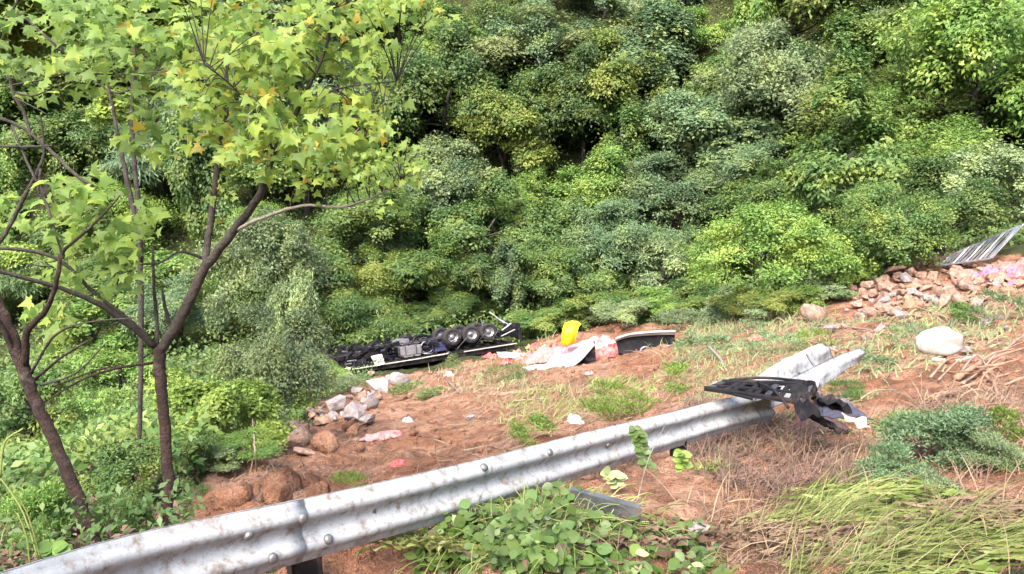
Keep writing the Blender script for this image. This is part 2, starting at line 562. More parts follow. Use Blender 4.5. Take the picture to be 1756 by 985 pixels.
def ground_material(name='laterite_soil', always_bare=False):
    m, nt, out = _nt(name)
    tc = nt.nodes.new('ShaderNodeTexCoord')
    g = nt.nodes.new('ShaderNodeNewGeometry')
    pos = g.outputs['Position']
    p = nt.nodes.new('ShaderNodeBsdfPrincipled')
    p.inputs['Roughness'].default_value = 0.95
    p.inputs['Specular IOR Level'].default_value = 0.15
    n1 = _noise(nt, 0.55, 6, 0.65, pos)
    n2 = _noise(nt, 3.2, 6, 0.7, pos)
    n3 = _noise(nt, 17.0, 5, 0.7, pos)
    soil = _ramp(nt, n1.outputs['Fac'], [(0.30, (0.238, 0.097, 0.049)), (0.45, (0.312, 0.151, 0.087)), (0.58, (0.370, 0.203, 0.129)), (0.70, (0.422, 0.269, 0.195))]).outputs[0]
    blot = _ramp(nt, n2.outputs['Fac'], [(0.36, (1, 1, 1)), (0.52, (0, 0, 0))]).outputs[0]
    soil = _mix(nt, blot, soil, (.155, .078, .048))
    n5 = _noise(nt, 1.1, 7, 0.75, pos)
    damp = _ramp(nt, n5.outputs['Fac'], [(0.33, (.6, .6, .6)), (0.47, (0, 0, 0))]).outputs[0]
    soil = _mix(nt, damp, soil, (.130, .058, .034))
    dry = _ramp(nt, n5.outputs['Fac'], [(0.52, (0, 0, 0)), (0.64, (.9, .9, .9))]).outputs[0]
    soil = _mix(nt, dry, soil, (.40, .235, .155))
    fine = _ramp(nt, n3.outputs['Fac'], [(0.30, (.6, .6, .6)), (0.53, (0, 0, 0))]).outputs[0]
    soil = _mix(nt, fine, soil, (.100, .060, .042))
    pale = _ramp(nt, n3.outputs['Fac'], [(0.62, (0, 0, 0)), (0.74, (.75, .75, .75))]).outputs[0]
    soil = _mix(nt, pale, soil, (.40, .27, .205))
    humus = _ramp(nt, n2.outputs['Fac'], [(0.30, (.022, .026, .010)), (0.55, (.055, .062, .022)), (0.75, (.100, .095, .040))]).outputs[0]
    a = nt.nodes.new('ShaderNodeAttribute')
    a.attribute_name = 'bare'
    if always_bare:
        a = nt.nodes.new('ShaderNodeMath'); a.inputs[0].default_value = 1.0; a.inputs[1].default_value = 0.5
    n4 = _noise(nt, 1.4, 5, 0.7, pos)
    add = nt.nodes.new('ShaderNodeMath'); add.operation = 'ADD'
    sub = nt.nodes.new('ShaderNodeMath'); sub.operation = 'SUBTRACT'; sub.inputs[1].default_value = 0.5
    nt.links.new(n4.outputs['Fac'], sub.inputs[0])
    nt.links.new(a.outputs[0 if always_bare else 'Fac'], add.inputs[0]); nt.links.new(sub.outputs[0], add.inputs[1])
    f = _ramp(nt, add.outputs[0], [(0.36, (0, 0, 0)), (0.58, (1, 1, 1))]).outputs[0]
    nt.links.new(_mix(nt, f, humus, soil), p.inputs['Base Color'])
    b1 = nt.nodes.new('ShaderNodeBump'); b1.inputs['Strength'].default_value = 1.0; b1.inputs['Distance'].default_value = 0.22
    nt.links.new(n2.outputs['Fac'], b1.inputs['Height'])
    b2 = nt.nodes.new('ShaderNodeBump'); b2.inputs['Strength'].default_value = 1.0; b2.inputs['Distance'].default_value = 0.06
    nt.links.new(n3.outputs['Fac'], b2.inputs['Height'])
    nt.links.new(b1.outputs[0], b2.inputs['Normal'])
    nt.links.new(b2.outputs[0], p.inputs['Normal'])
    nt.links.new(p.outputs[0], out.inputs[0])
    return m

M['soil'] = ground_material()
M['soil_lump'] = ground_material('laterite_lump', True)
tag(link('ground', gm, M['soil']), 'reddish brown landslide slope running down into a wooded gully', None, None, 'structure')

# ------------------------------------------------------------------ crowns
def crown_mesh(name, seed, shape, n, leaf, aspect=0.5, lumps=60, droop=0.3, R=(1, 1, 1), spread=0.55, open_=0.0):
    """Foliage of one tree of half-size R (metres) round the origin: many lumps of many leaves."""
    r = np.random.default_rng(seed)
    R = np.array(R, float)
    # a few big lobes carry the lumps, so that lit heads stand out from shaded clefts
    nl = max(6, lumps // 9)
    D0 = rand_dirs(r, nl)
    if shape == 'dome':
        D0[:, 2] = np.abs(D0[:, 2]) - .35
    else:
        D0[:, 2] += .15
    lobe = unit(D0) * (.28 + .55 * r.random((nl, 1)))
    lobe_r = .20 + .26 * r.random(nl)
    k = r.choice(nl, lumps, p=lobe_r ** 2 / (lobe_r ** 2).sum())
    d = rand_dirs(r, lumps)
    d[:, 2] = np.where(r.random(lumps) < .75, np.abs(d[:, 2]), d[:, 2])
    d = unit(d + .7 * unit(lobe[k]))
    c = lobe[k] + d * lobe_r[k][:, None] * (.75 + .35 * r.random((lumps, 1)))
    lr = 0.10 + 0.15 * r.random(lumps) ** 1.4
    w = lr ** 2 * (0.6 + 0.8 * r.random(lumps))
    li = r.choice(lumps, n, p=w / w.sum())
    e = rand_dirs(r, n)
    e[:, 2] = np.where(r.random(n) < .72, np.abs(e[:, 2]), e[:, 2])
    e = unit(e + 0.35 * d[li])
    rr = lr[li] * (0.62 + 0.5 * r.random(n) ** 0.7 + .6 * r.random(n) * (r.random(n) < .14))
    # sprays: leaves gather on short shoots within a lump
    sp = np.floor(e * 3.2) + 0.5
    e2 = unit(e + 0.25 * unit(sp))
    sz = np.array([1, 1, 1.7]) if shape == 'vine' else np.array([1, 1, 1.0])
    P = c[li] + e2 * rr[:, None] * sz
    P *= 1 + 0.05 * r.normal(size=(n, 1))
    if shape == 'vine':
        P[:, 2] -= 0.25 * r.random(n) ** 2
    P *= 1 + .22 * vnoise(P[:, 0] * 1.9 + seed, P[:, 1] * 1.9 + P[:, 2] * 2.3, seed + 3)[:, None]
    P *= R
    N = unit(e2 * .8 + d[li] * .5 + 0.42 * r.normal(size=(n, 3)) + np.array([0, 0, .3]))
    T = np.cross(N, rand_dirs(r, n)) + e2 * 0.5 + np.array([0, 0, -droop])
    L = leaf * (0.65 + 0.7 * r.random(n))
    V, Fc = leaf_quads(P, T, N, L, L * aspect)
    return new_mesh(name, V, Fc)

CR = {
    'broad': [crown_mesh('crown', 1, 'ball', 24000, .23, .55, 110, .3, (3.5, 3.5, 3.5)), crown_mesh('crown', 2, 'dome', 24000, .21, .55, 130, .3, (3.5, 3.5, 3.5)),
              crown_mesh('crown', 3, 'ball', 22000, .25, .5, 90, .5, (3.5, 3.5, 3.5), .5), crown_mesh('crown', 14, 'dome', 25000, .20, .5, 150, .4, (3.5, 3.5, 3.5), .52)],
    'tall':  [crown_mesh('crown', 4, 'ball', 24000, .23, .55, 120, .3, (2.2, 2.2, 5.0)), crown_mesh('crown', 5, 'ball', 22000, .23, .5, 100, .5, (2.2, 2.2, 5.0))],
    'fine':  [crown_mesh('crown', 6, 'dome', 28000, .15, .5, 160, .2, (3.0, 3.0, 3.0)), crown_mesh('crown', 7, 'dome', 28000, .145, .5, 130, .3, (3.0, 3.0, 3.0))],
    'feather': [crown_mesh('crown', 8, 'dome', 22000, .34, .16, 110, .9, (3.0, 3.0, 3.0)), crown_mesh('crown', 9, 'ball', 22000, .32, .17, 90, .7, (3.0, 3.0, 3.0))],
    'vine':  [crown_mesh('crown', 10, 'vine', 22000, .23, .6, 80, 1.0, (2.6, 2.6, 4.2)), crown_mesh('crown', 13, 'vine', 22000, .22, .6, 65, 1.0, (2.6, 2.6, 4.2))],
    'bush':  [crown_mesh('crown', 11, 'dome', 11000, .11, .5, 90, .2, (1.2, 1.2, 1.2)), crown_mesh('crown', 12, 'dome', 11000, .10, .4, 110, .4, (1.2, 1.2, 1.2)), crown_mesh('crown', 19, 'ball', 10000, .125, .45, 80, .4, (1.2, 1.2, 1.2))],
    'weed':  [crown_mesh('crown', 15, 'dome', 2200, .07, .32, 80, -.5, (.5, .5, .5), .5), crown_mesh('crown', 16, 'dome', 2200, .12, .12, 80, -1.0, (.5, .5, .5), .5), crown_mesh('crown', 26, 'ball', 1400, .075, .3, 60, -.6, (.5, .5, .5), .6)],
    'fern':  [crown_mesh('crown', 17, 'dome', 15000, .050, .30, 160, -.2, (.6, .6, .5), .55), crown_mesh('crown', 18, 'dome', 13000, .055, .26, 130, -.4, (.6, .6, .5), .55)],
}
CR_R = {'broad': (3.5, 3.5), 'tall': (2.2, 5.0), 'fine': (3.0, 3.0), 'feather': (3.0, 3.0), 'vine': (2.6, 4.2), 'bush': (1.2, 1.2), 'weed': (.5, .5), 'fern': (.6, .5)}

def trunk_mesh(seed):
    """Unit-height trunk with limbs reaching into a crown of half-size about 0.4."""
    r = np.random.default_rng(seed)
    b = MB()
    top = np.array([r.normal() * .05, r.normal() * .05, 1.0])
    path = spline([(0, 0, -.12), (r.normal() * .03, r.normal() * .03, .3), (r.normal() * .05, r.normal() * .05, .65), top], 4)
    b.tube(path, np.linspace(.034, .010, len(path)), 7, wob=.06, seed=seed)
    for k in range(7):
        f = int(len(path) * (.4 + .5 * k / 7))
        s = path[f]
        a = k * 2.4 + r.random()
        l = .24 + .16 * r.random()
        e = s + np.array([math.cos(a) * l, math.sin(a) * l, .14 + .16 * r.random()])
        m = (s + e) / 2 + np.array([0, 0, -.03])
        q = spline([s, m, e], 3)
        b.tube(q, np.linspace(.013, .003, len(q)), 5)
    return new_mesh('trunk', np.array(b.V), b.F, True)

TRUNKS = [trunk_mesh(40 + k) for k in range(4)]
_cnt = [0]

def tree(name, label, cat, u, v, w, h, kind, tone, group=None, D=None, base_v=None, fwd=0.35, sink=0.0, trunk=True, bark='bark_grey'):
    """A tree or bush whose crown fills about w x h photograph pixels round (u, v); it roots where the slope meets that sight line."""
    _cnt[0] += 1
    k = _cnt[0]
    rr = random.Random(k * 7 + 3)
    if D is None:
        b = at(u, base_v if base_v is not None else v + h * 0.52)
        Db = depth(b)
        rx = w / 2 / FPX * Db
        D = Db - fwd * rx
    rx, rz = w / 2 / FPX * D, h / 2 / FPX * D
    if kind in ('fine', 'bush', 'weed', 'fern', 'feather') and sink == 0: sink = .28 * rz
    c = pt(u, v, D)
    base = np.array([c[0], c[1], gz(c[0], c[1])])
    hgt = max(c[2] - base[2], rz * .55)
    t = thing(name, label, cat, base, (0, 0, 0), group)
    R = CR_R[kind]
    me = CR[kind][k % len(CR[kind])]
    link('crown', me, LEAFM[tone], t, (0, 0, c[2] - base[2] - sink), (0, 0, rr.random() * 6.28), (rx / R[0], rx / R[0] * (.85 + .3 * rr.random()), rz / R[1]))
    if trunk:
        sx = max(rx * .9, .25 * hgt) / .42
        link('trunk', TRUNKS[k % 4], M[bark], t, (0, 0, 0), (0, 0, rr.random() * 6.28), (sx, sx, hgt + rz * .35))
    return t

_ta, _tb = at(548, 652)[:2], at(884, 600)[:2]

def off_truck(x, y):
    dx, dy = _tb - _ta
    f = np.clip(((x - _ta[0]) * dx + (y - _ta[1]) * dy) / (dx * dx + dy * dy), 0, 1)
    e = np.stack([x - _ta[0] - f * dx, y - _ta[1] - f * dy])
    back = e[1] > 0
    return np.hypot(*e) > np.where(back, 3.6, 4.5)

TREES = [
    # label, u, v, w, h, kind, tone
    ('tall bluish green tree at the top centre of the wooded hillside', 1125, 80, 165, 230, 'tall', 'blue', 'tree'),
    ('tall bluish tree with a narrow crown just below the highest one', 1095, 190, 130, 170, 'tall', 'blue', 'tree'),
    ('wide tree with a brownish olive top at the upper middle of the hillside', 950, 75, 270, 170, 'fine', 'brown', 'tree'),
    ('yellow green tree beside the maple foliage above a dark hollow', 790, 110, 150, 130, 'broad', 'fresh', 'tree'),
    ('slim pale green sapling standing out of the dark middle of the woods', 912, 258, 74, 130, 'tall', 'grey', 'sapling'),
    ('bright green young tree low in the middle of the wooded gully', 935, 372, 100, 120, 'broad', 'fresh', 'sapling'),
    ('yellowish bush right of the bright young tree in the gully', 1012, 345, 90, 90, 'broad', 'yellow', 'bush'),
    ('rounded blue green tree below the olive crown, left of it', 1240, 238, 185, 140, 'broad', 'blue', 'tree'),
    ('pale bluish mound of leaves above the bright shrub by the slope', 1300, 290, 180, 140, 'fine', 'blue', 'tree'),
    ('greyish green wide crown left of the pale bluish mound', 1160, 330, 200, 150, 'fine', 'blue', 'tree'),
    ('large olive yellow tree in the right upper half of the woods', 1505, 195, 260, 190, 'fine', 'olive', 'tree'),
    ('yellow green vine covered tree hanging down at the top right of centre', 1280, 80, 120, 230, 'vine', 'fresh', 'tree'),
    ('dark bluish tree right of the hanging yellow vines', 1360, 140, 130, 190, 'tall', 'blue', 'tree'),
    ('broad bright green shrub at the edge of the bare slope', 1335, 425, 235, 190, 'fine', 'fresh', 'shrub'),
    ('light green rounded tree at the right above the rubble heap', 1610, 265, 230, 180, 'fine', 'fresh', 'tree'),
    ('grey green tree over the broken slatted panel at the right edge', 1700, 335, 190, 150, 'broad', 'grey', 'tree'),
    ('small olive bush at the foot of the woods, left of the broad bright shrub', 1140, 460, 110, 120, 'bush', 'grey', 'bush'),
    ('vine draped green mound near the top right corner', 1600, 85, 120, 130, 'vine', 'fresh', 'tree'),
    ('yellow green crown on the upper right of the hillside above the olive tree', 1545, 100, 110, 80, 'broad', 'yellow', 'tree'),
    ('dark green tree behind the upper right vine mound', 1490, 50, 140, 120, 'broad', 'dark', 'tree'),
    ('bluish bush in the middle of the gully below the greyish crown', 1040, 435, 110, 110, 'broad', 'blue', 'bush'),
    ('dark leafy tree in the centre of the gully', 845, 400, 170, 150, 'broad', 'dark', 'tree'),
    ('fresh green feathery bamboo overhanging the overturned truck', 700, 480, 200, 130, 'feather', 'mid', 'bamboo'),
    ('dark green feathery bamboo at the crushed end of the truck', 600, 545, 160, 110, 'feather', 'mid', 'bamboo'),
    ('dark bushy tree behind the rear wheels of the truck', 830, 480, 160, 120, 'feather', 'dark', 'tree'),
    ('low dark bamboo hanging over the chassis of the truck', 770, 528, 130, 60, 'feather', 'dark', 'bamboo'),
    ('dark green bush behind the yellow sheet', 965, 480, 160, 120, 'broad', 'dark', 'bush'),
    ('mid dark green tree between the bright shrub and the rubble heap', 1535, 385, 190, 160, 'fine', 'mid', 'tree'),
    ('dark green tree rising above the broken rocks', 1620, 370, 170, 140, 'broad', 'dark', 'tree'),
    ('tall green tree at the very top right corner', 1700, 60, 150, 160, 'broad', 'mid', 'tree'),
    ('bright green crown under the top right corner tree', 1690, 160, 170, 110, 'broad', 'fresh', 'tree'),
    ('mid green tree with yellowing sprays in the heart of the woods', 860, 240, 150, 150, 'broad', 'olive', 'tree'),
    ('dark green tree hollow below the brownish olive crown', 1000, 200, 150, 170, 'broad', 'dark', 'tree'),
    ('dark tree right beside the maple leaves', 700, 200, 150, 160, 'broad', 'dark', 'tree'),
    ('olive green tree under the drooping maple branch', 640, 400, 190, 140, 'broad', 'mid', 'tree'),
    ('grey green tree standing right of the drooping maple branch', 780, 320, 160, 150, 'broad', 'grey', 'tree'),
    ('low dark green shrub behind the pink wreckage at the gully edge', 1060, 520, 120, 60, 'bush', 'mid', 'shrub'),
    ('pale low shrub at the gully edge beyond the dark panel', 1130, 515, 90, 60, 'bush', 'fresh', 'shrub'),
    ('low green shrub at the gully edge under the small olive bush', 1200, 500, 110, 70, 'bush', 'mid', 'shrub'),
    # left side, beyond the maple
    ('pale olive feathery bush right of the maple trunk', 455, 465, 200, 250, 'fine', 'grey', 'bush'),
    ('broad olive green bush sloping down to the boulders', 455, 615, 210, 260, 'fine', 'grey', 'bush'),
    ('leafy olive green bush low behind the maple trunk', 380, 690, 190, 170, 'bush', 'yellow', 'bush'),
    ('fresh green leafy shrub between the two foreground trunks', 200, 660, 170, 150, 'bush', 'fresh', 'shrub'),
    ('bluish green shrub left of the maple trunk at the fork', 170, 560, 190, 130, 'bush', 'fresh', 'shrub'),
    ('pale green shrub high on the left behind the bare branches', 130, 420, 230, 170, 'fine', 'fresh', 'shrub'),
    ('dark olive tree on the upper left behind the bare branches', 60, 130, 260, 180, 'broad', 'olive', 'tree'),
    ('green bush low at the left edge behind the leaning trunk', 40, 700, 150, 170, 'bush', 'mid', 'bush'),
    ('small green bush at the foot of the leaning trunk', 220, 800, 130, 110, 'bush', 'mid', 'bush'),
    ('yellow green leafy bush right behind the maple trunk foot', 330, 770, 90, 90, 'bush', 'mid', 'bush'),
    ('bright bush right above the fork of the maple', 270, 480, 160, 130, 'bush', 'fresh', 'bush'),
    ('tall pale green bush between the forked maple and the truck', 505, 520, 90, 200, 'bush', 'grey', 'bush'),
    ('upright light green bush above the line of grey stones', 530, 640, 80, 120, 'bush', 'grey', 'bush'),
    ('grey green bush nearest the front end of the truck', 520, 590, 70, 110, 'bush', 'grey', 'bush'),
]
for lab, u, v, w, h, kind, tone, cat in TREES:
    nm = {'tree': 'forest_tree', 'bush': 'bush', 'shrub': 'shrub', 'sapling': 'sapling', 'bamboo': 'bamboo'}[cat]
    tree(nm, lab, cat, u, v, w, h, kind, tone)

# the rest of the wood: trees rooted all over the hillside
FILL = {'mid': 'mid green tree among the close crowns of the wooded hillside', 'dark': 'dark green tree in the close crowns of the wooded hillside',
        'fresh': 'bright green tree among the close crowns of the wooded hillside', 'blue': 'bluish green tree among the close crowns of the wooded hillside',
        'olive': 'olive green tree among the close crowns of the wooded hillside', 'grey': 'pale grey green tree among the close crowns of the wooded hillside'}
fr = np.random.default_rng(77)
cand = []
for _ in range(6000):
    x, y = fr.uniform(-70, 60), fr.uniform(44, 112)
    if any((x - a) ** 2 + (y - b) ** 2 < 4.4 ** 2 for a, b in cand):
        continue
    z = gz(x, y)
    q = np.array([x, y, z + 3.0])
    u, v = project(q)
    if not (-260 < u < 2010 and -190 < v < 520):
        continue
    if scar_mask(np.array([x]), np.array([y]))[0] > 0 or scar_mask(np.array([x]), np.array([y - 4.0]))[0] > 0:
        continue
    if y < 50 and 560 < u < 1000:
        continue
    if not off_truck(np.array([x]), np.array([y]))[0]:
        continue
    cand.append((x, y))
for i, (x, y) in enumerate(cand):
    z = gz(x, y)
    u, v = project(np.array([x, y, z]))
    R = fr.uniform(2.4, 5.2)
    if v > 430:
        R *= .7
    kind = fr.choice(['broad', 'broad', 'fine', 'tall', 'vine', 'feather'], p=[.32, .18, .28, .12, .03, .07])
    tone = fr.choice(['mid', 'dark', 'fresh', 'blue', 'olive', 'grey'], p=[.26, .17, .24, .17, .08, .08])
    hz = R * (1.5 if kind in ('tall', 'vine') else fr.uniform(.75, 1.05))
    if kind in ('tall', 'vine'):
        R *= .8
    cz = z + hz * .8 + fr.uniform(.2, 1.2)
    u, v = project(np.array([x, y, cz]))
    D = depth(np.array([x, y, cz]))
    tree('forest_tree', FILL[tone], 'tree', u, v, 2 * R / D * FPX, 2 * hz / D * FPX, kind, tone, tone + ' coloured trees filling the hillside', D)
print('fill trees', len(cand))

# low bushes along the wooded edge of the bare soil
fb = np.random.default_rng(123)
for u, v in [(905, 556), (935, 545), (975, 535), (1020, 530), (1065, 532), (1110, 528), (1150, 526), (1195, 522), (1240, 516), (1285, 514), (1330, 514), (1375, 508), (1420, 490), (1460, 470),
             (1500, 452), (1545, 436), (540, 640), (500, 690), (470, 730), (420, 760), (370, 780)]:
    tree('edge_bush', 'low green bush fringing the bare soil along the wooded edge', 'bush', u + fb.uniform(-8, 8), v, fb.uniform(60, 105), fb.uniform(38, 60), 'bush', fb.choice(['mid', 'fresh', 'grey', 'olive']), 'low bushes along the edge of the wood', trunk=False)

# undergrowth that carpets the wooded ground
def carpet(name, label, n, box, leaf, m, keep, hmax, seed, aspect=.5):
    r = np.random.default_rng(seed)
    t = r.uniform(box[0], box[1], n); l = np.exp(r.uniform(math.log(box[2]), math.log(box[3]), n))
    x, y = l * np.sin(t), l * np.cos(t)
    k = keep(x, y, r)
    x, y, l = x[k], y[k], l[k]
    n = len(x)
    P = np.stack([x, y, ground(x, y) + hmax * r.random(n) ** 1.3 * (.4 + 1.2 * np.clip(vnoise(x / (hmax * 2.5), y / (hmax * 2.5), seed) + .5, 0, 1))], 1)
    N = unit(r.normal(size=(n, 3)) * .6 + np.array([0, -.3, 1.0]))
    T = np.cross(N, rand_dirs(r, n)) + np.array([0, 0, .1])
    L = leaf * (.6 + .8 * r.random(n))
    V, Fc = leaf_quads(P, T, N, L, L * aspect)
    return tag(mk(name, V, Fc, m), label, None, None, 'stuff')

carpet('undergrowth', 'dark leafy undergrowth carpeting the wooded hillside', 140000, (-rad(46), rad(46), 40, 115), .26, LEAFM['dark'],
       lambda x, y, r: (scar_mask(x, y) < .2) & off_truck(x, y), 1.5, 3)
carpet('undergrowth', 'leafy undergrowth on the bank left of the bare soil', 70000, (-rad(50), rad(0), 9, 44), .12, LEAFM['mid'],
       lambda x, y, r: (scar_mask(x, y) < .3) & off_truck(x, y) & (vnoise(x / 1.6, y / 2.4, 92) + .25 * r.random(len(x)) > -.08), .6, 4)
carpet('undergrowth', 'leafy undergrowth close behind the guardrail at the left', 9000, (-rad(55), -rad(16), 5.2, 11), .06, LEAFM['dark'],
       lambda x, y, r: (scar_mask(x, y) < .5) & (vnoise(x / .9, y / .9, 91) + .2 * r.random(len(x)) > .10), .35, 5)
carpet('undergrowth', 'brown dead leaves and litter on the bank behind the guardrail at the left', 12000, (-rad(52), -rad(8), 5.0, 20), .07, LEAFM['deadbrown'],
       lambda x, y, r: scar_mask(x, y) < .6, .12, 6)

# ------------------------------------------------------------------ guardrail
W_PROF = [(-.155, .000), (-.150, .012), (-.128, .020), (-.108, .055), (-.095, .072), (-.078, .080), (-.062, .072), (-.048, .052), (-.026, .014), (-.012, .004), (.0, .0), (.012, .004),
          (.026, .014), (.048, .052), (.062, .072), (.078, .080), (.095, .072), (.108, .055), (.128, .020), (.150, .012), (.155, .0)]
W_PROF = [(h_, d_ * .58) for h_, d_ in W_PROF]

def sweep_w(path, up, side, off=0.0, t=.004, flare=None, dents=0.0, seed=0, prof=None):
    """W-shaped rail skin along path; up/side: per-station unit vectors (across the face, out of the face)."""
    prof = prof or W_PROF
    n, k = len(path), len(prof)
    V = []
    for layer in (0, 1):
        for i in range(n):
            for (h, d) in prof:
                f = 1.0 if flare is None else flare[i]
                dn = dents * (vnoise(i * .35 + seed, h * 14 + 3, seed)) if dents else 0
                V.append(path[i] + up[i] * h * f + side[i] * (d + off - layer * t + dn))
    V = np.array(V, float).reshape(-1, 3)
    Fc = []
    for layer in (0, 1):
        o = layer * n * k
        for i in range(n - 1):
            for j in range(k - 1):
                q = (o + i * k + j, o + i * k + j + 1, o + (i + 1) * k + j + 1, o + (i + 1) * k + j)
                Fc.append(q if layer == 0 else q[::-1])
    o = n * k
    for i in range(n - 1):
        for j in (0, k - 1):
            Fc.append((i * k + j, (i + 1) * k + j, o + (i + 1) * k + j, o + i * k + j))
    for j in range(k - 1):
        for i in (0, n - 1):
            Fc.append((i * k + j, i * k + j + 1, o + i * k + j + 1, o + i * k + j))
    return V, Fc

rail_px = [(-90, 1092, 2.62), (240, 977, 3.35), (545, 903, 4.05), (800, 838, 4.85), (1000, 780, 5.85), (1150, 739, 6.9), (1238, 714, 7.6), (1322, 694, 8.3)]
rail_path = spline([pt(*p) for p in rail_px], 10)
_e = unit(rail_path[0] - rail_path[6]) * np.array([1, 1, .55])
rail_path = np.vstack([rail_path[0] + _e * f for f in np.linspace(4.0, .4, 10)] + [rail_path])     # on past the frame, along the road
_tan = unit(np.gradient(rail_path, axis=0))

def rail_frames(tan, lean):
    side = unit(np.cross(tan, np.array([0, 0, 1.0])))          # towards the road, i.e. towards the camera
    side = np.where((side[:, 1:2] > 0), -side, side)
    up0 = unit(np.cross(side, tan)); up0 = np.where(up0[:, 2:3] < 0, -up0, up0)
    l = np.broadcast_to(np.asarray(lean, float), (len(tan),))[:, None]
    up = up0 * np.cos(l) - side * np.sin(l)
    sd = side * np.cos(l) + up0 * np.sin(l)
    return up, sd

_up, _sd = rail_frames(_tan, np.linspace(rad(4), rad(14), len(rail_path)))
rail = thing('guardrail', 'long grey steel guardrail running from the lower left, bolted and spattered with mud', 'guardrail', rail_path[28] - np.array([0, 0, .6]))
_s = 28                                                            # the lap joint
V, Fc = sweep_w(rail_path[:_s + 2], _up[:_s + 2], _sd[:_s + 2], .0065)
mk('beam', V, Fc, M['steel'], rail, True)
V, Fc = sweep_w(rail_path[_s - 4:], _up[_s - 4:], _sd[_s - 4:], 0, dents=.012, seed=3)
mk('beam', V, Fc, M['steel'], rail, True)
_bb = MB()
for r_, h_ in [(0, 0)]:
    _bb.lathe((0, 0, 0), (0, 0, 1), [(.026, -.004), (.026, .010), (.022, .017), (.012, .021), (.0005, .022)], 8)
bolt_me = new_mesh('bolt', np.array(_bb.V), _bb.F, True)

def rail_bolt(u, v):
    """Dome-headed bolt where the sight line of (u, v) meets the rail face."""
    best = None
    r0 = ray(u, v)
    for i in range(len(rail_path) - 1):
        for j in range(1, len(W_PROF) - 1):
            for f in (0, .33, .66):
                c = rail_path[i] * (1 - f) + rail_path[i + 1] * f
                q = c + _up[i] * W_PROF[j][0] + _sd[i] * (W_PROF[j][1] + (.0065 if i <= _s else 0))
                pu, pv = project(q)
                d = (pu - u) ** 2 + (pv - v) ** 2
                if best is None or d < best[0]:
                    nn = np.array([-(W_PROF[j + 1][1] - W_PROF[j - 1][1]), W_PROF[j + 1][0] - W_PROF[j - 1][0]])
                    nn /= np.linalg.norm(nn)
                    best = (d, q, _up[i] * nn[0] + _sd[i] * nn[1], _tan[i])
    _, q, nrm, tn = best
    link('bolt', bolt_me, M['bolt'], rail, q - np.array(rail.location), frame_euler(tn, nrm))

for u, v in [(425, 915), (518, 888), (471, 956), (566, 925), (826, 800), (940, 778), (1040, 762)]:
    rail_bolt(u, v)

def post(u, v, D, h, lean, parent, w=.12, m='steel_dark'):
    c = pt(u, v, D)
    b = MB()
    R = Euler((lean[0], lean[1], rad(38)))
    b.box((0, 0, -h / 2), (w, .006, h))
    b.box((-w / 2, -.030, -h / 2), (.006, .06, h))
    b.box((w / 2, -.030, -h / 2), (.006, .06, h))
    Rm = np.array(R.to_matrix())
    mk('post', (Rm @ np.array(b.V).T).T + c, b.F, M[m], parent)

_pA = rail_path[33] - _sd[33] * .06
mb = MB(); mb.box((0, 0, 0), (.20, .14, .17)); Rm = np.array(Euler((0, 0, rad(38))).to_matrix())
mk('spacer_block', (Rm @ np.array(mb.V).T).T + _pA - _sd[33] * .02, mb.F, M['steel_dark'], rail)
post(514, 905, depth(_pA) + .05, 1.1, (0, 0), rail, .17, 'black')
post(1158, 748, 7.05, .9, (rad(-12), rad(8)), rail, .15, 'black')

# the torn-off length beyond the gap
tp = spline([pt(1300, 682, 7.7), pt(1345, 655, 8.2), pt(1392, 632, 8.8), pt(1432, 612, 9.5), pt(1470, 598, 10.2)], 8)
tt = unit(np.gradient(tp, axis=0))
tu, tsd = rail_frames(tt, np.linspace(rad(52), rad(30), len(tp)))
fl = 1.0 + .35 * np.sin(np.linspace(0, 3.1, len(tp)))
trail = thing('torn_guardrail', 'short torn end of guardrail twisted flat and pointing up behind the black grille', 'guardrail piece', tp.mean(0) - np.array([0, 0, .2]))
_half = len(W_PROF) // 2 + 1
V, Fc = sweep_w(tp[:-9], tu[:-9], tsd[:-9], dents=.10, seed=8, flare=fl, prof=W_PROF[_half - 1:])
mk('upper_wave', V, Fc, M['steel'], trail, True)
V, Fc = sweep_w(tp, tu, tsd, dents=.10, seed=8, flare=fl, prof=W_PROF[:_half])
mk('lower_wave', V, Fc, M['steel'], trail, True)
mb = MB(); mb.tube([pt(1383, 608, 8.5), pt(1396, 628, 8.45)], .014, 6)
mb.obj('bolt', M['bolt'], trail, world=True)
mb = MB(); mb.tube([pt(1368, 637, 8.4), pt(1370, 641, 8.35)], .02, 6)
mb.obj('bolt', M['bolt'], trail, world=True)

# ------------------------------------------------------------------ black grille and bent panel over the gap
def plate(pts, t=.006, sub=(8, 4), crump=.02, seed=0, curve=0.0):
    """Bent sheet through four corners (top-left, top-right, bottom-right, bottom-left)."""
    a, b, c, d = [np.asarray(p, float) for p in pts]
    nu, nv = sub
    nrm = unit(np.cross(b - a, d - a))
    V = []
    for s in (0, 1):
        for j in range(nv + 1):
            for i in range(nu + 1):
                x, y = i / nu, j / nv
                p = (a * (1 - x) + b * x) * (1 - y) + (d * (1 - x) + c * x) * y
                h = crump * (vnoise(x * 4.3 + seed, y * 4.1, seed) * 1.4 + .7 * abs(vnoise(x * 9 + seed, y * 8.3, seed + 1)) * 2) + curve * math.sin(math.pi * y) + curve * .5 * math.sin(math.pi * x)
                V.append(p + nrm * (h - s * t))
    k = (nu + 1) * (nv + 1)
    Fc = []
    for j in range(nv):
        for i in range(nu):
            q = j * (nu + 1) + i
            f = (q, q + 1, q + nu + 2, q + nu + 1)
            Fc += [f, tuple(v + k for v in f[::-1])]
    for i in range(nu):
        for q in (i, nv * (nu + 1) + i):
            Fc.append((q, q + 1, q + 1 + k, q + k))
    for j in range(nv):
        for q in (j * (nu + 1), j * (nu + 1) + nu):
            Fc.append((q, q + nu + 1, q + nu + 1 + k, q + k))
    return V, Fc

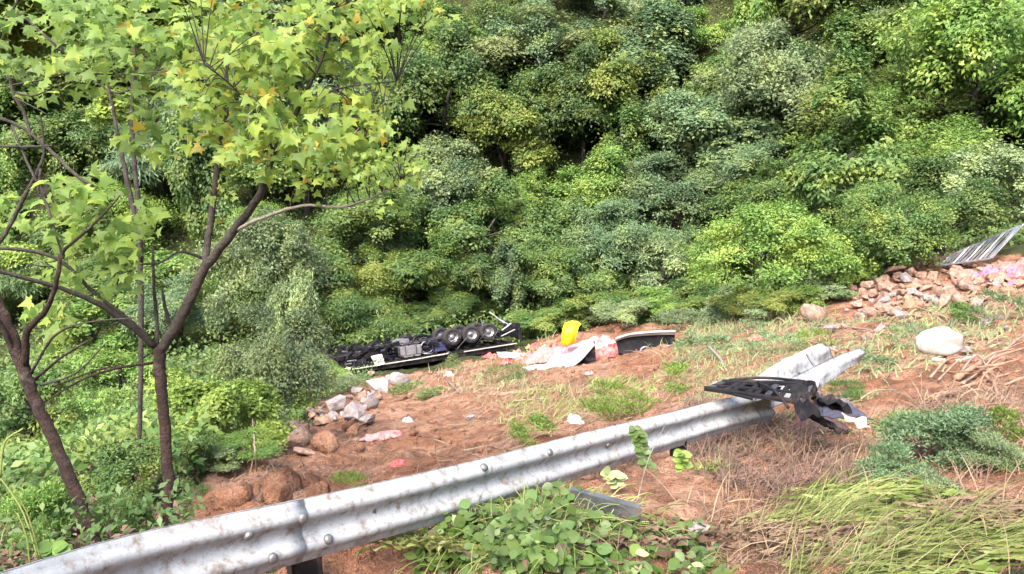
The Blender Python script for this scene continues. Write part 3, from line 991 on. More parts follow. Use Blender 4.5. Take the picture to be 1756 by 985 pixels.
def bar(b, p, q, w, h):
    p, q = np.asarray(p, float), np.asarray(q, float)
    d = Vector(q - p)
    b.box((p + q) / 2, (w, h, d.length), d.to_track_quat('Z', 'Y').to_euler())

gr = thing('truck_grille', 'long black slotted truck grille lying across the break in the guardrail', 'truck grille', pt(1300, 690, 7.3))
g0, g1 = (1238, 655, 7.6), (1396, 659, 7.25)          # upper edge
h0, h1 = (1208, 666, 7.45), (1380, 691, 7.10)          # lower edge
lerp = lambda a, b, f: tuple(np.array(a) * (1 - f) + np.array(b) * f)
b = MB(); bar(b, pt(*g0), pt(*g1), .05, .035); b.obj('frame_rail', M['black'], gr, world=True)
b = MB(); bar(b, pt(*h0), pt(*h1), .05, .035); b.obj('frame_rail', M['black'], gr, world=True)
b = MB(); bar(b, pt(*lerp(g0, h0, .55)), pt(*lerp(g1, h1, .5)), .03, .022); b.obj('slat', M['black'], gr, world=True)
for f in (.03, .2, .27, .42, .5, .61, .74, .86, .97):
    b = MB(); bar(b, pt(*lerp(g0, g1, f)), pt(*lerp(h0, h1, f)), .045, .018); b.obj('slat', M['black'] if int(f * 10) % 3 else M['charcoal'], gr, world=True)
V, Fc = plate([pt(1352, 660, 7.28), pt(1398, 652, 7.22), pt(1408, 688, 7.05), pt(1362, 696, 7.12)], .02, (8, 6), .09, 4)
mk('bracket', V, Fc, M['black'], gr)
V, Fc = plate([pt(1245, 657, 7.65), pt(1340, 662, 7.45), pt(1330, 682, 7.32), pt(1225, 664, 7.6)], .01, (10, 3), .03, 6)
mk('backing', V, Fc, M['black'], gr)

for (pa, pb, pc) in [((1208, 664, 7.5), (1240, 672, 7.4), (1290, 684, 7.2)), ((1300, 656, 7.4), (1330, 672, 7.1), (1352, 700, 6.95)), ((1250, 652, 7.6), (1310, 648, 7.5), (1380, 654, 7.3))]:
    b = MB(); b.tube(spline([pt(*pa), pt(*pb), pt(*pc)], 5), .014, 5); b.obj('bent_rod', M['black'], gr, True, True)
bp = thing('bent_panel', 'bent blue grey body panel with a peeled edge beside the grille', 'body panel', pt(1440, 725, 6.9))
V, Fc = plate([pt(1402, 662, 7.25), pt(1452, 678, 7.3), pt(1498, 722, 6.95), pt(1408, 714, 6.75)], .008, (9, 6), .06, 11, .03)
mk('panel', V, Fc, M['slate'], bp)
V, Fc = plate([pt(1445, 706, 6.78), pt(1484, 718, 6.85), pt(1494, 734, 6.7), pt(1462, 726, 6.62)], .01, (6, 4), .03, 12, .03)
for (c4, sd4) in [([(1398, 672, 7.1), (1442, 684, 7.2), (1470, 704, 7.0), (1404, 690, 6.95)], 71), ([(1360, 694, 7.0), (1404, 700, 6.9), (1448, 728, 6.75), (1376, 716, 6.8)], 72)]:
    V2, F2_ = plate([pt(*q4) for q4 in c4], .008, (8, 5), .10, sd4)
    mk('torn_strip', V2, F2_, M['black'], bp)
o = mk('peeled_edge', V, Fc, M['cream'], bp); o['label'] = 'torn orange brown inner edge'
o.material_slots[0].material = mat('torn_edge_and_shaded_dirt', (.62, .30, .18), (.72, .45, .33), 8, .8)
SHADED_DIRT = True

sp = thing('buried_post', 'grey steel guardrail post knocked flat and half buried under the creeper', 'steel post', pt(1035, 880, 4.75))
b = MB()
a_, c_ = pt(978, 857, 4.85), pt(1098, 890, 4.7)
bar(b, a_, c_, .008, .13)
bar(b, a_ + np.array([0, .03, .055]), c_ + np.array([0, .03, .055]), .06, .006)
b.obj('flange', M['steel_dark'], sp, world=True)
b = MB(); bar(b, a_ + np.array([.02, .06, -.055]), c_ + np.array([.02, .06, -.055]), .06, .006); b.obj('web', M['steel_dark'], sp, world=True)

# ------------------------------------------------------------------ overturned truck
Lp, Rp = at(548, 652), at(884, 600)
ax = Rp - Lp
S0 = np.linalg.norm(ax)
k = S0 / 11.0
yaw = math.atan2(ax[1], ax[0])
slope = math.atan2(ax[2], np.hypot(ax[0], ax[1]))
truck = thing('overturned_truck', 'burnt black truck lying upside down in the gully with its wheels in the air', 'truck', Lp + np.array([0, 0, -.10]))
truck.rotation_euler = (Matrix.Rotation(yaw, 4, 'Z') @ Matrix.Rotation(-slope, 4, 'Y') @ Matrix.Rotation(rad(-14), 4, 'X')).to_euler()
truck.scale = (k, k, k * .92)
b = MB()
for y in (.75, 1.65):
    b.box((5.9, y, 1.05), (10.2, .10, .30)); b.box((5.9, y, 1.22), (10.2, .22, .02))
b.obj('chassis_rail', M['black'], truck)
for x in (1.6, 2.7, 3.9, 5.2, 6.5, 9.9, 10.8):
    b = MB(); b.box((x, 1.2, 1.05), (.12, .8, .22)); b.obj('cross_member', M['charcoal'], truck)
b = MB()
b.box((6.0, 1.2, .50), (10.0, 2.4, .09))
for x in np.arange(1.4, 11.0, .62):
    b.box((x, 1.2, .62), (.09, 2.3, .13))
b.obj('bed_floor', M['black'], truck)
for (xa, xb, za) in ((1.7, 5.6, .43), (5.55, 7.0, .47), (7.9, 11.1, .46)):
    b = MB(); bar(b, (xa, -.06, za), (xb, -.06, za + .03), .04, .06); o = b.obj('side_rail', M['cream'], truck); o['label'] = 'pale scuffed side rail'
b = MB(); b.box((6.2, .10, .28), (9.6, .05, .25)); b.obj('side_board', M['black'], truck)

def wheel(x, y, z, r=.50, hub='silver', w=.30):
    b = MB()
    b.lathe((x, y, z), (0, -1, 0), [(r * .56, -w / 2), (r * .9, -w / 2), (r, -w * .36), (r, w * .36), (r * .93, w / 2), (r * .58, w / 2), (r * .55, w * .3)], 22)
    wh = b.obj('wheel', M['rubber'], truck, True)
    h = MB()
    h.lathe((x, y, z), (0, -1, 0), [(r * .57, w * .50), (r * .50, w * .42), (r * .42, w * .10), (r * .26, w * .06), (r * .24, w * .30), (r * .10, w * .36), (.005, w * .36)], 18)
    h.obj('rim', M[hub], wh, True)
    return wh

for x in (7.45, 8.55, 9.60):
    wheel(x, .32, 1.40, .53)
    wheel(x, 2.1, 1.40, .53)
    b = MB(); b.tube([(x, .4, 1.4), (x, 2.0, 1.4)], .11, 10); b.lathe((x, 1.2, 1.4), (0, 1, 0), [(.02, -.28), (.24, -.14), (.28, 0), (.24, .14), (.02, .28)], 14)
    b.obj('axle', M['black'], truck, True)
    b = MB(); b.box((x, .72, 1.22), (.9, .09, .10)); b.box((x, .72, 1.30), (.6, .09, .06)); b.obj('leaf_spring', M['charcoal'], truck)
wheel(.55, .30, 1.0, .46, 'rust')
wheel(.75, 2.1, 1.05, .46, 'rust')
b = MB(); b.tube([(.6, .4, 1.0), (.7, 2.0, 1.02)], .09, 8); b.obj('axle', M['black'], truck, True)
# tanks and boxes hung on the chassis
b = MB(); b.box((5.0, .42, .98), (1.15, .55, .52)); b.box((5.0, .135, .66), (1.0, .03, .10)); o = b.obj('fuel_tank', M['silver'], truck)
s_ = MB()
for dx in (-.3, .3):
    s_.box((5.0 + dx, .42, .98), (.06, .57, .545))
s_.obj('strap', M['charcoal'], o)
b = MB(); b.box((4.85, 1.65, 1.36), (1.0, .5, .40)); b.box((4.8, 1.5, 1.58), (.5, .2, .1)); b.obj('air_tank_cover', M['silver'], truck)
b = MB(); b.lathe((5.95, .30, 1.02), (0, -1, .1), [(.34, -.03), (.38, 0), (.34, .03), (.30, 0), (.34, -.03)], 20); b.lathe((5.95, .34, .78), (0, -.4, 1), [(.36, -.02), (.39, 0), (.36, .02)], 20)
b.obj('spare_wheel_hoop', M['silver'], truck, True)
b = MB(); b.box((6.65, .36, .92), (.62, .50, .50)); b.box((6.65, .10, .98), (.50, .02, .08)); b.obj('battery_box', M['bluebox'], truck)
b = MB()
for z_, y_ in ((1.30, .95), (1.36, 1.2), (1.28, 1.45)):
    b.tube(spline([(1.8, y_, z_), (3.4, y_ + .05, z_ + .05), (5.5, y_ - .08, z_), (7.2, y_, z_ + .06)], 4), .045, 7)
b.obj('drive_shaft', M['charcoal'], truck, True)
b = MB(); b.box((2.2, 1.2, 1.12), (1.4, .75, .62)); b.box((1.5, 1.2, 1.0), (.5, .9, .5)); b.tube([(1.7, .9, 1.45), (3.0, .95, 1.42)], .12, 9)
b.obj('engine', M['black'], truck)
rj = np.random.default_rng(66)
j_ = MB()
for i in range(130):
    x, y, z = rj.uniform(.3, 7.2), rj.uniform(-.05, 2.2), rj.uniform(.45, 1.75)
    j_.box((x, y, z), (rj.uniform(.05, .6), rj.uniform(.03, .3), rj.uniform(.03, .25)), Euler((rj.normal() * .3, rj.normal() * .3, rj.normal() * .4)))
j_.obj('mangled_framework', M['black'], truck)['kind'] = 'stuff'
j_ = MB()
for i in range(60):
    x, y, z = rj.uniform(.5, 7.0), rj.uniform(-.05, .6), rj.uniform(.35, 1.6)
    j_.box((x, y, z), (rj.uniform(.04, .3), .03, rj.uniform(.02, .12)), Euler((rj.normal() * .3, rj.normal() * .5, rj.normal() * .4)))
j_.obj('bare_metal_scraps', M['charcoal'], truck)['kind'] = 'stuff'
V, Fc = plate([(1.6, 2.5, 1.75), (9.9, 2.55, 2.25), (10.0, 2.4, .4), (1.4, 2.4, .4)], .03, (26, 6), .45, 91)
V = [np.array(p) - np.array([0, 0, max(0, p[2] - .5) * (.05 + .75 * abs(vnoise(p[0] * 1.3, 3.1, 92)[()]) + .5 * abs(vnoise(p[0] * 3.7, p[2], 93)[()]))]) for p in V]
mk('shade_sheet', V, Fc, M['black'], truck, world=False)  # ragged black sheet standing in for the shade beneath the bamboo
for i in range(14):
    x = rj.uniform(.8, 10.4)
    b = MB(); b.tube(spline([(x, rj.uniform(.1, .5), rj.uniform(.5, .9)), (x + rj.uniform(.2, 1.0), rj.uniform(-.1, .4), rj.uniform(.8, 1.6)), (x + rj.uniform(.6, 1.8), rj.uniform(.1, .9), rj.uniform(.5, 1.5))], 5), .028, 5)
    b.obj('hose', M['black'] if i % 3 else M['charcoal'], truck, True)
# crushed cab at the front end
c = MB()
for (x, y, z, dx, dy, dz, rx, rz) in [(.9, 1.2, .45, 2.0, 2.3, .16, .1, .05), (.2, 1.2, .70, .10, 2.3, .8, .25, .1), (1.7, .12, .55, 1.7, .06, .55, -.2, .04), (1.2, 2.3, .7, 2.0, .06, .8, .2, -.05)]:
    c.box((x, y, z), (dx, dy, dz), Euler((rx, rx * .6, rz)))
c.obj('crushed_cab', M['black'], truck)
for kx in range(4):
    b = MB(); b.box((1.0 + kx * .42, .02 - .01 * kx, .62), (.05, .05, .62), Euler((.15, .12 * (kx - 1.5), 0))); b.obj('cab_slat', M['charcoal'], truck)
b = MB(); b.box((1.75, .05, .90), (.5, .06, .07), Euler((0, .05, 0))); b.box((1.55, .04, .75), (.36, .05, .06)); b.obj('step', M['silver'], truck)
V, Fc = plate([(2.75, .0, 1.0), (3.35, -.05, 1.05), (3.45, -.1, .45), (2.95, -.12, .40)], .03, (5, 5), .14, 21)
o = mk('torn_fairing', V, Fc, M['cream'], truck, world=False)
V, Fc = plate([(.95, -.35, .55), (1.55, -.35, .62), (1.6, -.45, .12), (1.05, -.5, .08)], .03, (5, 5), .16, 22)
mk('torn_fairing', V, Fc, M['cream'], truck, world=False)
# tail: bent light bars
for p_, q_, r_ in [((10.05, .9, 2.55), (10.85, .8, 1.75), .065), ((10.75, .9, 1.95), (11.1, .8, 1.62), .05), ((10.5, .45, 1.35), (11.1, .4, 1.72), .06), ((10.35, .3, 1.02), (11.2, .2, 1.32), .05)]:
    b = MB(); bar(b, p_, q_, r_ * 2, r_); b.obj('tail_bar', M['white'], truck)
b = MB(); b.box((11.3, 1.0, 1.3), (.55, 1.0, .9), Euler((.1, .3, .1))); b.box((11.55, .6, 1.0), (.2, .6, .6)); b.obj('tail_frame', M['black'], truck)
b = MB(); b.tube([(9.25, .3, 2.25), (9.32, .25, 1.7), (9.5, .2, 1.45)], .035, 6); b.obj('hose', M['silver'], truck)

# ------------------------------------------------------------------ wreckage on the slope
def curved_panel(name, label, cat, pts_top, pts_bot, m, t=.03, dents=.05, seed=0, bulge=.1, back=None, group=None):
    """Sheet between two polylines of (u, v, D), bulging towards the viewer, with a different back if given."""
    a = spline([pt(*p) for p in pts_top], 6); c = spline([pt(*p) for p in pts_bot], 6)
    n = min(len(a), len(c)); a, c = a[:n], c[:n]
    nv = 7
    V = []
    nr = unit(np.cross(a[-1] - a[0], c[n // 2] - a[n // 2]))
    if nr[1] > 0: nr = -nr
    for s in (0, 1):
        for j in range(nv):
            y = j / (nv - 1)
            for i in range(n):
                x = i / (n - 1)
                V.append(a[i] * (1 - y) + c[i] * y + nr * (bulge * math.sin(math.pi * y) + dents * 2 * vnoise(x * 5 + seed, y * 3 + seed, seed) - s * t))
    k = n * nv
    F1, F2 = [], []
    for j in range(nv - 1):
        for i in range(n - 1):
            q = j * n + i
            F1.append((q, q + 1, q + n + 1, q + n)); F2.append((q + k, q + n + k, q + n + 1 + k, q + 1 + k))
    for i in range(n - 1):
        for q in (i, (nv - 1) * n + i):
            F2.append((q, q + 1, q + 1 + k, q + k))
    for j in range(nv - 1):
        for q in (j * n, j * n + n - 1):
            F2.append((q, q + n, q + n + k, q + k))
    V = np.array(V)
    th_ = thing(name, label, cat, np.array([V[:, 0].mean(), V[:, 1].mean(), V[:, 2].min()]), group=group)
    mk('skin', V, F1 + F2, m, th_, True)
    return th_, a, c

D1 = depth(at(1000, 625)); D2 = depth(at(1100, 602))
wp, a_, c_ = curved_panel('white_fairing', 'curved white truck fairing tipped on its side like a shell below the pink sheets', 'truck fairing',
    [(899, 639, D1 + .0), (930, 628, D1 + .3), (975, 612, D1 + .3), (1018, 586, D1 + .3)], [(901, 643, D1 - .3), (945, 642, D1 - .5), (987, 624, D1 - .4), (1019, 591, D1 + .1)], M['white'], .05, .08, 3, .28)
b = MB(); b.tube(c_ + np.array([0, -.03, 0]), .045, 6); b.obj('rim', M['white'], wp, True, True)
for f0 in (.3, .62):
    q0, q1 = a_[int(len(a_) * f0)], c_[int(len(c_) * f0)]
    b = MB(); bar(b, q0 + np.array([0, -.2, .02]), q1 + np.array([0, -.2, .02]), .06, .05); b.obj('rib', M['silver'], wp, world=True)
b = MB(); V, Fc = plate([pt(975, 612, D1 + .2), pt(1020, 588, D1 + .35), pt(1022, 618, D1 + .0), pt(985, 630, D1 - .1)], .05, (6, 4), .25, 7); b.add(V, Fc); b.obj('inner_lining', M['black'], wp, False, True)

dp, a_, c_ = curved_panel('dark_fairing', 'overturned dark fairing with a white upper rim right of the pink sheets', 'truck fairing',
    [(1056, 584, D2 + .5), (1080, 577, D2 + .5), (1120, 573, D2 + .4), (1157, 572, D2 + .2)], [(1062, 606, D2 - .1), (1085, 609, D2 - .2), (1120, 611, D2 - .3), (1158, 606, D2 - .3)], M['black'], .06, .06, 5, -.35)
b = MB()
rr_ = a_ + np.array([0, -.04, .05])
b.tube(rr_, np.linspace(.07, .10, len(rr_)), 8); b.tube(rr_ + np.array([0, -.12, .08]), .05, 6); b.obj('rim', M['white'], dp, True, True)
b = MB(); b.lathe(pt(1107, 604, D2 - .5), (0, -1, .2), [(.20, -.03), (.24, 0), (.20, .03), (.17, 0), (.20, -.03)], 16); b.obj('wheel_arch_ring', M['silver'], dp, True, True)
b = MB(); b.tube(spline([pt(1138, 600, D2 - .4), pt(1143, 594, D2 - .45), pt(1151, 593, D2 - .4)], 4), .035, 6); b.obj('bracket', M['silver'], dp, True, True)

yw, a_, c_ = curved_panel('yellow_sheet', 'bright yellow curved plastic sheet standing on the pink wreckage', 'plastic sheet',
    [(969, 554, D1 + 1.6), (978, 550, D1 + 1.5), (988, 550, D1 + 1.45), (997, 556, D1 + 1.5)], [(961, 590, D1 + 1.2), (968, 592, D1 + 1.0), (977, 591, D1 + .95), (986, 588, D1 + 1.1)], M['yellow'], .04, .06, 9, .35)
b = MB(); V, Fc = plate([pt(993, 556, D1 + 1.45), pt(999, 559, D1 + 1.5), pt(997, 570, D1 + 1.4), pt(991, 567, D1 + 1.35)], .03, (3, 3), .06, 17); b.add(V, Fc); b.obj('torn_edge', M['black'], yw, False, True)

def heap(name, label, cat, u, v, w, h, D, m, seed, parent=None, group=None, amp=.35, lift=0.0):
    """Crumpled sheet lying in a heap: a pleated blanket of about w x h photograph pixels."""
    s = D / FPX
    nx, ny = 16, 10
    r = np.random.default_rng(seed)
    c = pt(u, v, D)
    V = []
    for s2 in (0, 1):
        for j in range(ny + 1):
            for i in range(nx + 1):
                x, y = i / nx - .5, j / ny - .5
                e = max(0, 1 - (2 * abs(x)) ** 3) * max(0, 1 - (2 * abs(y)) ** 3)
                hh = amp * w * s * (e * .8 * (.4 + abs(vnoise(x * 4 + seed, y * 4, seed)) * 2) + .35 * abs(vnoise(x * 9 + seed * 3, y * 9, seed + 2)) - .02)
                jx = .25 * vnoise(x * 5, y * 5 + seed, seed + 5); jy = .25 * vnoise(x * 5 + seed, y * 5, seed + 6)
                X = c[0] + (x + jx * .5) * w * s
                Y = c[1] + (y + jy * .5) * w * s * .8
                Zb = max(gz(X, Y), ground_base(X, Y)[0]) - .02
                V.append((X, Y, Zb + .02 + lift + min(hh, h * s * 1.3) - s2 * .02))
    kk = (nx + 1) * (ny + 1)
    Fc = []
    for j in range(ny):
        for i in range(nx):
            q = j * (nx + 1) + i
            f = (q, q + 1, q + nx + 2, q + nx + 1)
            Fc += [f, tuple(a + kk for a in f[::-1])]
    o = mk(name, V, Fc, m, parent)
    return o if parent is not None else tag(o, label, cat, group)

for (nm, lab, u, v, w, h, mm, sd_) in [
    ('crumpled_sheet', 'pale pink crumpled film heaped at the foot of the yellow sheet', 1000, 588, 80, 30, 'palepink', 31),
    ('crumpled_sheet', 'dusty pink film spread behind the white fairing', 938, 610, 84, 30, 'pink', 32),
    ('crumpled_sheet', 'pale mauve film piled between the yellow sheet and the white fairing', 975, 604, 74, 34, 'palepink', 47),
    ('crumpled_sheet', 'coral red film between the two fairings', 1038, 602, 44, 22, 'coral', 33),
    ('crumpled_sheet', 'pinkish film lying behind the coral film', 1028, 588, 50, 18, 'palepink', 34),
    ('crumpled_sheet', 'pale pink film half buried in soil between the grey stones and the guardrail', 655, 748, 76, 10, 'pink', 35),
    ('crumpled_sheet', 'small red wrapping in the soil just above the guardrail', 681, 790, 24, 20, 'red', 36),
    ('crumpled_sheet', 'bright red crate cover lying below the rear wheels', 840, 608, 26, 16, 'red', 37),
    ('crumpled_sheet', 'orange red cloth snagged behind the long white board', 911, 588, 20, 24, 'orange', 38),
    ('crumpled_sheet', 'salmon cloth on the weedy slope above the torn guardrail', 1293, 578, 34, 22, 'coral', 39),
    ('crumpled_sheet', 'magenta cloth on the rubble in front of the slatted panel', 1700, 468, 36, 12, 'magenta', 40),
    ('crumpled_sheet', 'pinkish red cloth at the right edge by the rubble', 1740, 458, 50, 14, 'coral', 41),
    ('crumpled_sheet', 'teal cloth in the weeds at the right edge', 1750, 775, 40, 50, 'teal', 42),
    ('crumpled_sheet', 'small blue cloth in the bushes by the crushed cab', 546, 665, 14, 14, 'blue', 43)]:
    b_ = at(u, v + h * .4)
    heap(nm, lab, 'sheet', u, v, w, h, depth(b_), M[mm], sd_)
og = thing('orange_rag', 'thin orange rag caught in the grey green bush left of the truck', 'rag', pt(512, 612, 24.0))
V, Fc = plate([pt(507, 588, 24), pt(512, 585, 24), pt(518, 609, 23.9), pt(514, 611, 23.9)], .02, (3, 6), .05, 44)
mk('cloth', V, Fc, M['orange'], og)
D3 = depth(at(875, 616))
V, Fc = plate([pt(852, 604, D3 + .3), pt(900, 607, D3 + .2), pt(900, 617, D3 - .1), pt(855, 613, D3)], .05, (8, 2), .04, 45)
tag(mk('long_white_board', V, Fc, M['cream']), 'long white board lying below the tail of the truck', 'board')

def sticks(name, label, cat, segs, m, r0):
    b = MB()
    for i, (pl, f) in enumerate(segs):
        P_ = []
        for (u, v, *dz) in pl:
            q = at(u, v); q = q + np.array([0, 0, dz[0] if dz else .05]); P_.append(q)
        q = spline(P_, 6)
        b.tube(q, np.linspace(r0 * f * .55, r0 * f * .25, len(q)), 6, wob=.12, seed=i)
    return tag(b.obj(name, m, None, True, True), label, cat)

heap('torn_edge_and_shaded_dirt', 'crumpled dark maroon heap painted as shaded dirt under the bent panel', 'shaded dirt', 1398, 716, 96, 34, depth(at(1398, 735)), M['maroon'], 13, amp=.3)  # low heap whose dark colour is the shade on the dirt here
rs_ = np.random.default_rng(808)
for lab, mm, spots in [('small scrap of red and pink film scattered round the fairings', ('coral', 'red', 'pink'), [(895, 612), (918, 598), (935, 620), (1012, 600), (1046, 610), (930, 596), (985, 598), (866, 622), (905, 606), (960, 600), (1050, 596), (885, 604), (1020, 612)]),
                       ('small scrap of pink film scattered over the rubble at the right', ('magenta', 'coral', 'pink'), [(1668, 470), (1684, 474), (1716, 462), (1728, 470), (1745, 470), (1752, 452), (1690, 462), (1655, 478), (1705, 478), (1735, 484), (1640, 466)]),
                       ('small white scrap of packaging lying on the soil slope', ('white', 'palepink'), [(986, 720), (1010, 640), (770, 640), (1225, 655), (1475, 540), (1510, 560), (700, 720)])]:
    for i, (u, v) in enumerate(spots):
        w = rs_.uniform(13, 34)
        o = heap('film_scrap', lab, 'scrap', u, v, w, w * .6, depth(at(u, v + 4)), M[mm[i % len(mm)]], 500 + i * 7 + int(u), amp=.5)
        o['group'] = lab.split(' scattered')[0].split(' lying')[0] + ' pieces'

# broken slatted panel by the rubble
D4 = depth(at(1650, 462))
sg = thing('slatted_panel', 'grey slatted side panel of the truck propped up on the rubble heap', 'slatted panel', pt(1650, 450, D4))
qa, qb, qc, qd = pt(1624, 441, D4 + .3), pt(1750, 387, D4 + 1.4), pt(1697, 444, D4 - .2), pt(1610, 456, D4 - .3)
b = MB(); bar(b, qa, qb, .10, .06); b.obj('frame_rail', M['silver'], sg, world=True)
b = MB(); bar(b, qb, qc, .12, .06); b.obj('frame_rail', M['silver'], sg, world=True)
b = MB(); bar(b, qd, qc, .10, .06); b.obj('frame_rail', M['silver'], sg, world=True)
for i in range(13):
    f = i / 12
    p0 = qd * (1 - f) + qc * f
    # slats run up and to the right, parallel to the short right edge
    p1 = qa * (1 - f) + qb * f
    V, Fc = plate([p0 + (p1 - p0) * .0, p1, p1 + (qb - qa) / 12 * .66, p0 + (qc - qd) / 12 * .66], .03, (3, 1), .04, 60 + i)
    mk('slat', V, Fc, M['silver'] if i % 3 else M['steel'], sg)

# ------------------------------------------------------------------ stones
def rock_mesh(seed, n=22, flat=.75):
    r = np.random.default_rng(seed)
    bm = bmesh.new()
    p = rand_dirs(r, n) * (0.75 + .3 * r.random((n, 1))) * np.array([1, .8 + .2 * r.random(), flat])
    for q in p:
        bm.verts.new(q)
    res = bmesh.ops.convex_hull(bm, input=bm.verts[:])
    loose = [v for v in bm.verts if not v.link_faces]
    for v in loose: bm.verts.remove(v)
    me = bpy.data.meshes.new('stone')
    bm.to_mesh(me); bm.free()
    return me

ROCKS = [rock_mesh(200 + i, 16 + 2 * (i % 5), .6 + .08 * (i % 4)) for i in range(10)]
_rk = [0]

def boulder_mesh(seed):
    """Weathered boulder: rounded, dented, rough."""
    r = np.random.default_rng(seed)
    bm = bmesh.new()
    bmesh.ops.create_icosphere(bm, subdivisions=4, radius=1)
    cuts = [(unit(r.normal(size=3)), .55 + .3 * r.random()) for _ in range(7)]
    for v in bm.verts:
        c = np.array(v.co)
        for n_, d_ in cuts:
            e = c @ n_ - d_
            if e > 0: c = c - n_ * e * .85
        f = 1 + .16 * vnoise(c[0] * 2.2 + seed, c[1] * 2.2 + c[2] * 1.7, seed)[()] + .07 * vnoise(c[0] * 6 + c[2] * 5, c[1] * 6 + seed, seed + 1)[()] + .04 * vnoise(c[0] * 15 + c[2] * 11, c[1] * 14, seed + 2)[()]
        v.co = Vector(c * f)
    me = bpy.data.meshes.new('boulder')
    bm.to_mesh(me); bm.free()
    me.polygons.foreach_set('use_smooth', np.ones(len(me.polygons), bool))
    return me

BOULD = [boulder_mesh(300 + i) for i in range(4)]

def stone(name, label, u, v, w, h, m, group=None, round_=False, sink=.25, D=None):
    _rk[0] += 1
    i = _rk[0]
    rr = random.Random(i * 13)
    q = at(u, v + h * .45)
    Dq = depth(q)
    s = Dq / FPX
    me = (BOULD if round_ else ROCKS)[i % (4 if round_ else 10)]
    rx, rz = w * s / 2, h * s / 2
    o = link(name, me, m, None, (q[0], q[1] + rx * .3, q[2] + rz * (1 - sink) * 1.0), (rr.uniform(-.5, .5), rr.uniform(-.5, .5), rr.uniform(0, 6.28)), (rx * 1.1, rx * rr.uniform(.85, 1.1), rz * 1.25))
    return tag(o, label, 'stone', group)

stone('boulder', 'large pale grey boulder farthest up the line of stones left of the soil', 577, 692, 44, 36, M['stone_grey'])
stone('boulder', 'pale grey boulder with dark cracks in the middle of the stone group', 605, 706, 46, 38, M['stone_grey'])
stone('boulder', 'square pale stone standing right of the stone group', 637, 688, 30, 32, M['stone_grey'])
stone('boulder', 'rounded grey stone right below the square pale stone', 629, 720, 40, 28, M['stone_grey'])
stone('boulder', 'flat sandy stone left of the stone group', 553, 720, 42, 24, M['stone'])
stone('boulder', 'pinkish boulder at the edge of the olive bush', 510, 752, 46, 34, M['stone'], None, True)
stone('boulder', 'smaller pinkish boulder left of the pinkish one by the olive bush', 480, 760, 30, 36, M['stone'], None, True)
stone('boulder', 'sand coloured stone below the square pale stone, sunk in the soil', 605, 738, 36, 26, M['soil_lump'])
stone('boulder', 'large yellowish white block just below the truck', 648, 660, 46, 34, M['sack'])
stone('boulder', 'whitish stone right of the yellowish block below the truck', 684, 652, 34, 24, M['stone_grey'], None, True)
stone('boulder', 'white stone in front of the crushed cab of the truck', 584, 634, 20, 18, M['stone_grey'])
stone('boulder', 'brown earth boulder just above the guardrail, broad and round', 474, 842, 54, 40, M['soil_lump'], None, True, .75)
stone('boulder', 'sandy earth boulder above the guardrail, right of the round brown one', 546, 838, 48, 32, M['soil_lump'], None, True, .75)
stone('boulder', 'broken earth boulder beside the left end of the soil slope', 392, 842, 84, 44, M['soil_lump'], None, True, .85)
stone('boulder', 'mossy grey brown stone sunk between the boulders', 556, 762, 50, 30, M['soil_lump'], None, True)
stone('boulder', 'flat pinkish slab lying on the soil above the earth boulders', 520, 777, 44, 14, M['stone'])
stone('boulder', 'small orange brown stone on the bare soil right of the stone group', 600, 733, 26, 20, M['soil_lump'], None, True)
stone('boulder', 'pale pink boulder alone at the left tip of the rubble heap', 1396, 536, 40, 30, M['stone'], None, True)
stone('boulder', 'pale stone lying in the open soil above the guardrail', 806, 716, 20, 14, M['stone_grey'])
stone('boulder', 'whitish stone near the right fairing on the slope', 1470, 522, 26, 18, M['stone'])
# the rubble heap: every broken rock a thing
rb = np.random.default_rng(9)
heap_poly = np.array([(1440, 528), (1470, 485), (1540, 450), (1590, 436), (1650, 446), (1720, 448), (1760, 450), (1760, 490), (1690, 508), (1600, 520), (1500, 540)], float)
n_ = 0
while n_ < 185:
    u, v = rb.uniform(1450, 1760), rb.uniform(434, 540)
    if not in_poly(np.array([u]), np.array([v]), heap_poly)[0]:
        continue
    w = rb.choice([10, 14, 18, 24, 30, 36], p=[.18, .22, .24, .18, .12, .06])
    stone('rock', 'broken reddish rock lying among the others of the rubble heap', u, v, w, w * rb.uniform(.6, .95), M['stone'] if rb.random() < .75 else (M['clod'] if rb.random() < .6 else M['stone_grey']), 'broken rocks of the rubble heap', False, rb.uniform(.1, .7))
    n_ += 1
for i in range(90):
    u, v = rb.uniform(1400, 1756), rb.uniform(490, 600)
    w = rb.choice([7, 10, 14, 18, 24])
    stone('rock', 'loose rock that rolled down the slope below the rubble heap', u, v, w, w * rb.uniform(.6, .9), M['stone'] if rb.random() < .7 else M['stone_grey'], 'loose rocks below the rubble heap', False, rb.uniform(.2, .6))
for i in range(60):
    f = rb.random() ** .8
    u, v = 660 - 210 * f + rb.normal() * 26, 655 + 115 * f + rb.normal() * 14
    if u < 700 - (v - 640) * .9 - 170: continue
    w = rb.choice([8, 11, 15, 20, 26])
    stone('rock', 'small pale rock tumbled down along the stones left of the soil', u, v, w, w * rb.uniform(.6, .95), M['stone_grey'] if rb.random() < .5 else M['stone'], 'small rocks along the left stones', False, rb.uniform(.2, .5))

